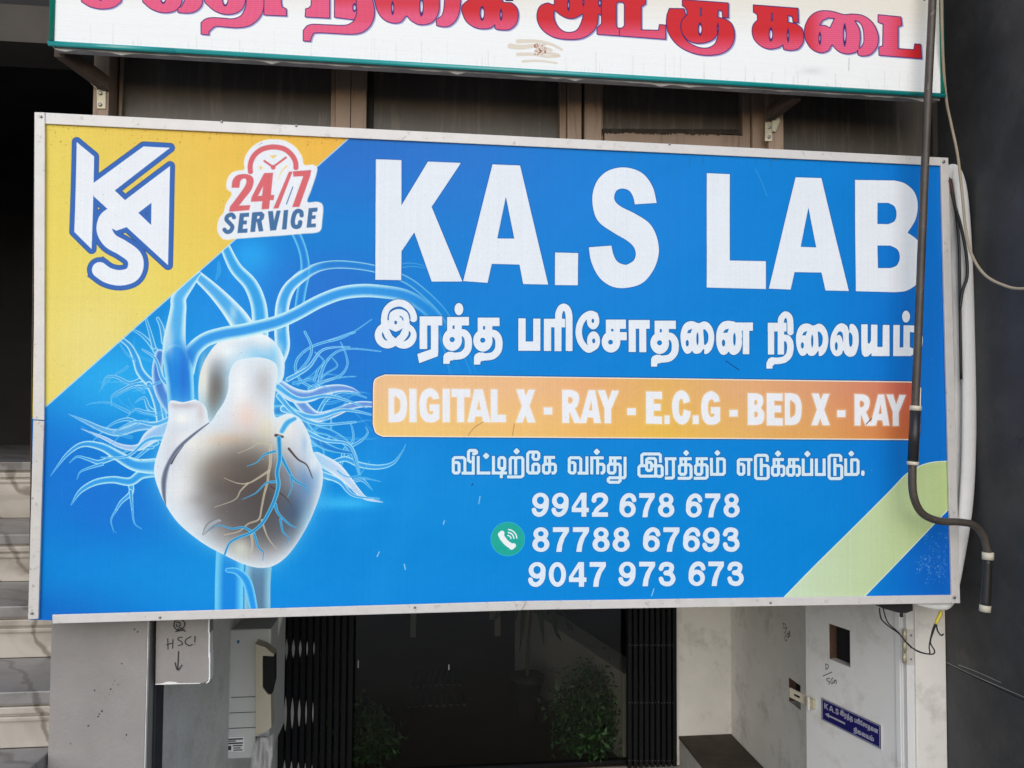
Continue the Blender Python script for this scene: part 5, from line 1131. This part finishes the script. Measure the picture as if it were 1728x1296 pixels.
# ------------------------------------------------------------------ drain pipe in front
dp = thing('drain_pipe', at(1545, 700, 1.895), 'worn black pipe running down over both signs and bending right', 'pipe')
PY1 = 1.895
pts = [at(x, y, PY1) for x, y in ((1579, -190), (1573.5, 0), (1566, 160), (1556, 400), (1548, 600), (1542, 740), (1539.5, 800), (1542, 838), (1556, 866), (1584, 879), (1618, 881), (1643, 886), (1660, 905), (1667, 936))]
tubeo('main_pipe', pts, [.0102]*3+[.0096]*2, M_pipe, dp, 18, 8)
tubeo('sleeve', [at(1544.5, 690, PY1), at(1540.5, 783, PY1)], .0134, M_sleeve, dp, 18, 1)
for a, b in (((1545.2, 685), (1544.8, 693)), ((1540.6, 779), (1540.2, 785))):
    tubeo('coupling', [at(*a, PY1), at(*b, PY1)], .0146, M_coup, dp, 18, 1)
tubeo('coupling', [at(1667, 932, PY1), at(1667.2, 944, PY1)], .0142, M_coup, dp, 18, 1)
tubeo('tail_sleeve', [at(1667, 943, PY1), at(1665, 985, PY1), at(1662.5, 1024, PY1)], [.0108, .0110, .0122, .0128], M_sleeve, dp, 18, 4)
tubeo('coupling', [at(1662.7, 1021, PY1), at(1662, 1032, PY1)], .0138, M_coup, dp, 18, 1)

# ------------------------------------------------------------------ cables and sheaths at the right end
hs = thing('conduit_sheath', at(1612, 940, 2.03), 'white ribbed cable sheath hanging straight behind the sign frame', 'conduit', 'white sheaths beside the sign')
tubeo('sheath', [at(x, y, 2.012) for x, y in ((1600, 290), (1606, 300), (1611, 420), (1616, 600), (1619, 760), (1617, 900), (1612, 975))], [.014, .0165, .0175, .0175, .014], M_hose, hs, 14, 8, .45)
hs2 = thing('conduit_sheath', at(1622, 900, 2.0), 'white ribbed cable sheath bowing out towards the dark wall', 'conduit', 'white sheaths beside the sign')
tubeo('sheath', [at(x, y, 1.985) for x, y in ((1598, 300), (1604, 288), (1613, 292), (1622, 330), (1629, 430), (1634, 600), (1635, 720), (1632, 820), (1624, 900), (1611, 985))], [.014, .0175, .0195, .0205, .021, .0205, .015], M_hose, hs2, 14, 8, .55)
bc = tubeo('black_cable', [at(x, y, 1.962) for x, y in ((1606, 322), (1612, 350), (1621, 380), (1630, 425), (1632, 465), (1624, 492), (1620, 520))], .0042, M_black); tag(bc, 'black cable looping down beside the right frame of the blue sign', 'cable')
bc2 = tubeo('black_cable', [at(x, y, 1.968) for x, y in ((1604, 306), (1609, 335), (1615, 370), (1619, 430), (1620, 520), (1622, 640))], .0036, M_black); tag(bc2, 'thin dark cable hanging straight between the two white sheaths', 'cable')
rw = tubeo('red_wire', [at(x, y, 1.964) for x, y in ((1601, 304), (1606, 316), (1611, 336), (1613, 352), (1620, 372))], .0019, M_red); tag(rw, 'short brown red wire at the upper right corner of the blue sign', 'wire')
tc = tubeo('tan_cable', [at(x, y, Y) for x, y, Y in ((1588, -120, 1.93), (1590, 60, 1.93), (1596, 160, 1.95), (1604, 205, 1.95), (1616, 262, 1.94), (1624, 330, 1.92), (1630, 390, 1.90), (1640, 430, 1.86), (1660, 462, 1.82), (1690, 480, 1.78), (1728, 487, 1.73), (1790, 470, 1.65))], .0036, M_cable); tag(tc, 'thin tan cable sagging across the dark wall to the right edge', 'cable')
# junction under the right end of the sign
jb = thing('junction_box', at(1510, 1036, 2.0), 'small black box under the right end of the blue sign', 'box')
prism('body', [at(x, y, 1.992) for x, y in ((1478, 1012), (1541, 1010), (1541, 1031), (1530, 1035), (1515, 1034), (1490, 1027))], (0, .035, 0), M_sleeve, jb, .003)
tubeo('cable_gland', [at(1521, 1030, 2.0), at(1521, 1041, 2.0)], .0045, M_black, jb, 10, 1)
wl = thing('wire_loop', at(1570, 1104, 2.02), 'thin black wires looping below the sign to the yellow tape', 'wire')
tubeo('wire', [at(x, y, 2.01) for x, y in ((1484, 1026), (1487, 1044), (1500, 1057), (1518, 1070), (1535, 1090), (1555, 1101), (1573, 1104), (1577, 1098), (1570, 1084), (1575, 1066), (1581, 1050), (1584, 1040))], .0019, M_black, wl, 8, 6)
tubeo('wire', [at(x, y, 2.014) for x, y in ((1490, 1026), (1498, 1050), (1515, 1066), (1530, 1084), (1548, 1099), (1568, 1103), (1568, 1090), (1574, 1062), (1582, 1044))], .0017, M_black, wl, 8, 6)
tubeo('wire', [at(x, y, 2.02) for x, y in ((1580, 1052), (1582, 1064), (1588, 1072), (1592, 1070))], .0022, M_black, wl, 8, 6)
tubeo('tape', [at(x, y, 2.008) for x, y in ((1588, 1028), (1587, 1036), (1583, 1044), (1579, 1053))], [.003, .0052, .005, .0035], M_yellow, wl, 10, 4)
fx = obj('flex_fold', bm_tube([at(1540, 1016, 1.99), at(1570, 1021, 1.99), at(1596, 1022, 1.99), at(1610, 1014, 1.99)], [.004, .011, .012, .004], 12, 6, .7), M_hose, None, True); tag(fx, 'pale fold of sign sheet bulging under the lower right frame corner', 'sheet')

# ------------------------------------------------------------------ air conditioner body on the left reveal
a0, a1 = at(372, 1150, 2.76), at(456, 1150, 2.76); zt_, zb_ = at(415, 1062, 2.76)[2], at(415, 1280, 2.76)[2]
ac = thing('outdoor_unit', ((a0[0]+a1[0])/2, 2.8, zb_), 'white appliance cabinet with a label on the left porch wall', 'appliance')
box('cabinet', (a0[0]-.08, 2.76, zb_), (a1[0], 3.05, zt_), M_acw, ac, .006)
for y in (1176, 1202, 1228):
    z = at(415, y, 2.76)[2]; l_ = at(384+(1228-y)*.12, y, 2.76)[0]; box('groove', (l_, 2.7585, z-.001), (a1[0]-.012, 2.7597, z+.001), M_gap, ac)
lb = [at(x, y, 2.7588) for x, y in ((381, 1244), (412, 1243.5), (412, 1268.5), (380.5, 1268))]
lab = prism('label', lb, (0, .001, 0), M_chip, ac)
for y, xa, xb in ((1247, 383, 410), (1250.5, 383, 398), (1254, 383, 410), (1258, 393, 409), (1262, 394, 406), (1265.5, 394, 409)):
    p, r_ = at(xa, y, 2.7584), at(xb, y+.5, 2.7584); box('print_line', (p[0], 2.7582, r_[2]-.0008), (r_[0], 2.7586, p[2]+.0008), M_gap, lab)
p, r_ = at(383, 1259, 2.758), at(390, 1266, 2.758); box('print_line', (p[0], 2.7582, r_[2]), (r_[0], 2.7586, p[2]), M_gap, lab)
p = at(402, 1083, 2.759); box('sticker', (p[0]-.004, 2.7585, p[2]-.005), (p[0]+.004, 2.7596, p[2]+.005), mat('blue_sticker', (.03, .16, .30), .5), ac)
cvx = [(430, 1086), (447, 1092), (462, 1104), (462, 1108), (443, 1107), (443, 1160), (452, 1172), (457, 1172), (458, 1228), (449, 1236), (431, 1242)]
prism('valve_cover', [at(x, y, 2.70) for x, y in cvx], (0, .055, 0), M_beige, ac, .003)
prism('valve_recess', [at(x, y, 2.706) for x, y in ((442, 1106), (463, 1106), (463, 1150), (458, 1172), (451, 1171), (442, 1160))], (0, .04, 0), M_dark, ac)
dr = thing('hanging_cloth', at(445, 1280, 2.72), 'crumpled white cloth hanging below the appliance cabinet', 'cloth')
bm = bmesh.new(); nx, nz = 14, 16; g = []
for j in range(nz+1):
    v = j/nz; row = []
    for i in range(nx+1):
        u = i/nx; x = (432-14*v)+u*(30+13*v-6*v*v); y = 1238+v*75
        if j == 0: y += 14*(1-u)
        p = at(x, y, 2.72+.018*math.sin(u*9+v*3)+.012*math.sin(u*17-v*5)); row.append(bm.verts.new(tuple(p)))
    g.append(row)
for j in range(nz):
    for i in range(nx): bm.faces.new([g[j][i], g[j][i+1], g[j+1][i+1], g[j+1][i]])
bmesh.ops.solidify(bm, geom=list(bm.faces), thickness=.004)
obj('cloth', bm, M_chip, dr, True)
# pipe cover strip climbing to the cabinet
pw = tubeo('conduit', [at(x, y, 2.9) for x, y in ((462, 1120), (463, 1090), (468, 1060), (476, 1030))], .010, M_acw); tag(pw, 'pale insulated pipe rising from the cabinet beside the black gate', 'pipe')

# ------------------------------------------------------------------ folding gates
def gate(xa, xb, label, n, seed):
    r = random.Random(seed); Xa, Xb = at(xa, 1150, BY)[0], at(xb, 1150, BY)[0]
    t = thing('folding_gate', ((Xa+Xb)/2, BY-.01, 0), label, 'gate', 'folded steel gates of the hall')
    pitch = (Xb-Xa)/n; me = None
    for i in range(n):
        X = Xa+pitch*(i+.5)
        bm = bmesh.new(); wd = pitch*.31
        bm_box((-wd, -.010, 0), (wd, .0, 2.03), bm=bm); bm_box((-wd, .0, 0), (-wd+.004, .022, 2.03), bm=bm); bm_box((wd-.004, .0, 0), (wd, .022, 2.03), bm=bm)
        for v in bm.verts: v.co += Vector((X, BY-.012, .006))
        if me is None: o = obj('bar', bm, M_gate, t, loc=(X, BY-.012, .006)); me = o.data
        else:
            bm.free(); o = bpy.data.objects.new('bar', me); COL.objects.link(o); o.parent = t; o.location = Vector((X, BY-.012, .006))-t.location
    bm = bmesh.new(); k = 0
    for i in range(n-1):
        X = Xa+pitch*(i+.5)
        for j in range(9):
            z = .1+j*.225
            for s in (1, -1):
                k += 1; dy = .014+.0004*(k % 7)
                v = [bm.verts.new((X+a*pitch, BY-.012+dy, z+b)) for a, b in ((0, -s*.075-.008), (1, s*.075-.008), (1, s*.075+.008), (0, -s*.075+.008))]
                bm.faces.new(v)
    lt_ = obj('lattice', bm, M_gate, t); lt_['kind'] = 'stuff'
    return t
g_l = gate(472, 598, 'black folding steel gate drawn to the left, beside the cabinet', 11, 1)
g_r = gate(1056, 1141, 'black folding steel gate drawn to the right, beside the white wall', 9, 2)

# pale lens plates painting light seen through the slits, three rows on the left gate
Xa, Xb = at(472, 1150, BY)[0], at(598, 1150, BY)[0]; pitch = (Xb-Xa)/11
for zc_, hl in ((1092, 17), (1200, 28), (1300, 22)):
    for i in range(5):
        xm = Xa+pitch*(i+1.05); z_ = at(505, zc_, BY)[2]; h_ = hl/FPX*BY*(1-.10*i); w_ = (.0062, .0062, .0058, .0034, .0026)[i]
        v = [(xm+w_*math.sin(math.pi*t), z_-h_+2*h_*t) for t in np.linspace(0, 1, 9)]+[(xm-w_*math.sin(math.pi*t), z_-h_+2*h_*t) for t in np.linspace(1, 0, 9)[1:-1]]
        prism('painted_slit_light', [(a, BY-.0245, b) for a, b in v], (0, .0015, 0), M_lit, g_l)
bm = bmesh.new()
for y_ in (1089, 1186, 1284):
    for i in range(16):
        p = at(1062+i*4.9, y_+rnd.uniform(-.6, .6), BY-.0235); bm_box(p-np.array((.0016, .0, .0016)), p+np.array((.0016, .0012, .0016)), bm=bm)
rv = obj('rivet', bm, M_steel, g_r); rv['kind'] = 'stuff'

# tinted glass door between the gates, added to darken the hall behind it
M_glass = bpy.data.materials.new('tinted_glass'); M_glass.use_nodes = True; N, Lk = M_glass.node_tree.nodes, M_glass.node_tree.links
N.remove(N['Principled BSDF']); tb_ = N.new('ShaderNodeBsdfTransparent'); tb_.inputs[0].default_value = (.62, .63, .59, 1); gl = N.new('ShaderNodeBsdfGlossy'); gl.inputs['Roughness'].default_value = .03
fr = N.new('ShaderNodeFresnel'); fr.inputs[0].default_value = 1.45; mxs = N.new('ShaderNodeMixShader')
Lk.new(fr.outputs[0], mxs.inputs[0]); Lk.new(tb_.outputs[0], mxs.inputs[1]); Lk.new(gl.outputs[0], mxs.inputs[2]); Lk.new(mxs.outputs[0], N['Material Output'].inputs[0])
gd = thing('added_glass_door', ((at(600, 1150, BY+.04)[0]+at(1056, 1150, BY+.04)[0])/2, BY+.045, 0), 'added tinted glass door leaf darkening the hall between the folding gates', 'door')
gx0, gx1 = at(590, 1150, BY+.04)[0], at(1062, 1150, BY+.04)[0]
bm = bmesh.new(); bm.faces.new([bm.verts.new(p) for p in ((gx0, BY+.045, .02), (gx1, BY+.045, .02), (gx1, BY+.045, 2.03), (gx0, BY+.045, 2.03))]); obj('pane', bm, M_glass, gd)
box('stile', (gx0-.035, BY+.03, .004), (gx0-.0005, BY+.06, 2.04), M_gate, gd); box('stile', (gx1+.0005, BY+.03, .004), (gx1+.035, BY+.06, 2.04), M_gate, gd); box('rail', (gx0, BY+.032, .004), (gx1, BY+.058, .0195), M_gate, gd)
for x_, y_, l_ in ((604.5, 1121, 12), (757.5, 1126, 9)):  # pale ticks painting reflections on the pane
    p = at(x_, y_, BY+.0445); box('scratch_glint', (p[0]-.0022, BY+.0438, p[2]-l_/2/FPX*BY), (p[0]+.0022, BY+.0444, p[2]+l_/2/FPX*BY), M_lit, gd)

# ------------------------------------------------------------------ inside the hall
pa, pb = atZ(868, 1140, 0.0), np.array((at(1052, 1200, BY+.06)[0], BY+.06, 0))
pw_ = thing('parapet', ((pa[0]+pb[0])/2, (pa[1]+pb[1])/2, 0), 'low pale parapet wall slanting back into the dark hall', 'wall')
prism('body', [(pa[0], pa[1], 0), (pb[0], pb[1], 0), (pb[0], pb[1], .40), (pa[0], pa[1], .46)], (.12, .05, 0), M_para, pw_, .006)
pt = atZ(889, 1216, 0.0); pp = thing('potted_palm', pt, 'potted palm with drooping fronds standing in the dark hall', 'plant')
bm = bmesh.new(); bm_tube([pt, pt+np.array((0, 0, .20)), pt+np.array((0, 0, .205)), pt+np.array((0, 0, .235))], [.055, .078, .088, .090], 16, 1, smoothp=False, bm=bm); obj('pot', bm, M_pot, pp, True)
top = pt+np.array((.035, .02, .66)); tubeo('trunk', [pt+np.array((0, 0, .2)), pt+np.array((.008, 0, .42)), top], [.010, .008, .006], M_stem, pp, 8, 5)
for k in range(11):
    a = k*2.4; ln = .20+.07*rnd.random(); dx, dy = math.cos(a), math.sin(a)
    cp = [top+np.array((dx*ln*s, dy*ln*s, .14*s-.30*s*s*(1+.4*rnd.random()))) for s in np.linspace(0, 1, 7)]
    bm = bmesh.new(); L_, R_ = [], []
    for i, c in enumerate(cp):
        wd = .020*math.sin(math.pi*(.12+.85*i/6)); sd_ = np.array((-dy, dx, 0)); L_.append(bm.verts.new(tuple(c-sd_*wd))); R_.append(bm.verts.new(tuple(c+sd_*wd+np.array((0, 0, .004)))))
    for i in range(6): bm.faces.new([L_[i], R_[i], R_[i+1], L_[i+1]])
    obj('frond', bm, M_frond, pp)
def bush(name, cx, cy, cz, rx, ry, rz, n, label, seed):
    r = random.Random(seed); t = thing(name, (cx, cy, 0), label, 'plant', 'shrubs at the hall gate')
    tips = []
    for k in range(13):
        a = r.uniform(0, 6.28); o_ = r.uniform(.15, 1.0); zt_ = cz+rz*(r.uniform(.1, 1.15)-.55*o_); e_ = np.array((cx+rx*1.2*o_*math.cos(a), cy+ry*1.1*o_*math.sin(a), zt_))
        m_ = np.array((cx+rx*.35*o_*math.cos(a), cy+ry*.35*o_*math.sin(a), zt_*.55)); tips.append((m_, e_))
        tubeo('stem', [(cx+.012*math.cos(a), cy+.012*math.sin(a), 0), m_, e_], [.006, .004, .0015], M_stem, t, 6, 4)
    bm = bmesh.new()
    for _ in range(n):
        m_, e_ = tips[r.randrange(len(tips))]; u = r.uniform(.05, 1.08)**.8; sp = .028+.035*(1-abs(u-.6))
        c = m_+(e_-m_)*u+np.array([r.gauss(0, sp) for _ in range(3)])
        if c[2] < .02: c[2] = .02+r.random()*.05
        d_ = np.array([r.gauss(0, 1) for _ in range(3)])+np.array((0, -.3, .5)); d_ /= np.linalg.norm(d_); f_ = np.cross(d_, (r.gauss(0, 1), r.gauss(0, 1), r.gauss(0, 1))); f_ /= np.linalg.norm(f_)
        l_ = r.uniform(.007, .022); bm.faces.new([bm.verts.new(tuple(q_)) for q_ in (c-d_*l_, c+f_*l_*.4, c+d_*l_, c-f_*l_*.4)])
    fo = obj('foliage', bm, M_bush, t); fo['kind'] = 'stuff'
sb_ = at(1003, 1225, BY+.22); bush('shrub', sb_[0], sb_[1], sb_[2]-.02, .15, .12, .26, 7000, 'leafy green shrub inside the right folding gate', 3)
sb_ = at(598, 1265, BY+.24); bush('shrub', sb_[0], sb_[1], sb_[2]-.06, .13, .10, .22, 5000, 'dim leafy shrub inside the left folding gate', 4)
for nm, rows in (('farther', ((690, 1157), (700, 1132), (788, 1130), (782, 1154))), ('nearer', ((686, 1192), (690, 1170), (786, 1167), (791, 1187)))):
    c = [atZ(x, y, .012) for x, y in rows]; t = thing('floor_grate', (c[0]+c[2])/2*np.array((1, 1, 0)), f'{nm} of two dark slatted grates on the hall floor', 'grate', 'slatted grates on the hall floor')
    for i in range(9):
        u0, u1 = i/9+.012, i/9+.072
        l0_, l1_ = c[0]+(c[3]-c[0])*u0, c[0]+(c[3]-c[0])*u1; m0, m1 = c[1]+(c[2]-c[1])*u0, c[1]+(c[2]-c[1])*u1
        prism('slat', [l0_, l1_, m1, m0], (0, 0, -.010), M_mat, t)
l0_, l1_ = atZ(697, 1076, 0), atZ(840, 1074, 0); tb = thing('side_table', ((l0_[0]+l1_[0])/2, l0_[1]+.2, 0), 'pale legged table far back in the dark hall', 'table')
for p in (l0_, l1_, l0_+np.array((0, .45, 0)), l1_+np.array((0, .45, 0))): box('leg', (p[0]-.02, p[1], 0), (p[0]+.02, p[1]+.04, .72), M_para, tb, .003)
box('table_top', (l0_[0]-.05, l0_[1]-.03, .721), (l1_[0]+.05, l0_[1]+.54, .75), M_para, tb, .004)

bm = bmesh.new()
for x_, y_ in ((190, 1155), (194, 1149), (199, 1155), (187, 1163), (184, 1172), (178, 1176), (191, 1167), (168, 1205), (165, 1209), (172, 1200), (228, 1062), (232, 1066), (150, 1225), (120, 1255), (205, 1120), (160, 1165), (213, 1240)):
    p = at(x_+rnd.uniform(-1, 1), y_, 2.0495); r_ = rnd.uniform(.0008, .0022); vs = [bm.verts.new((p[0]+r_*math.cos(a), 2.0492, p[2]+r_*rnd.uniform(.8, 1.5)*math.sin(a))) for a in np.linspace(0, 6.28, 8)[:-1]]; bm.faces.new(vs)
sp_ = obj('stain_spot', bm, M_grime, pil); sp_['kind'] = 'stuff'
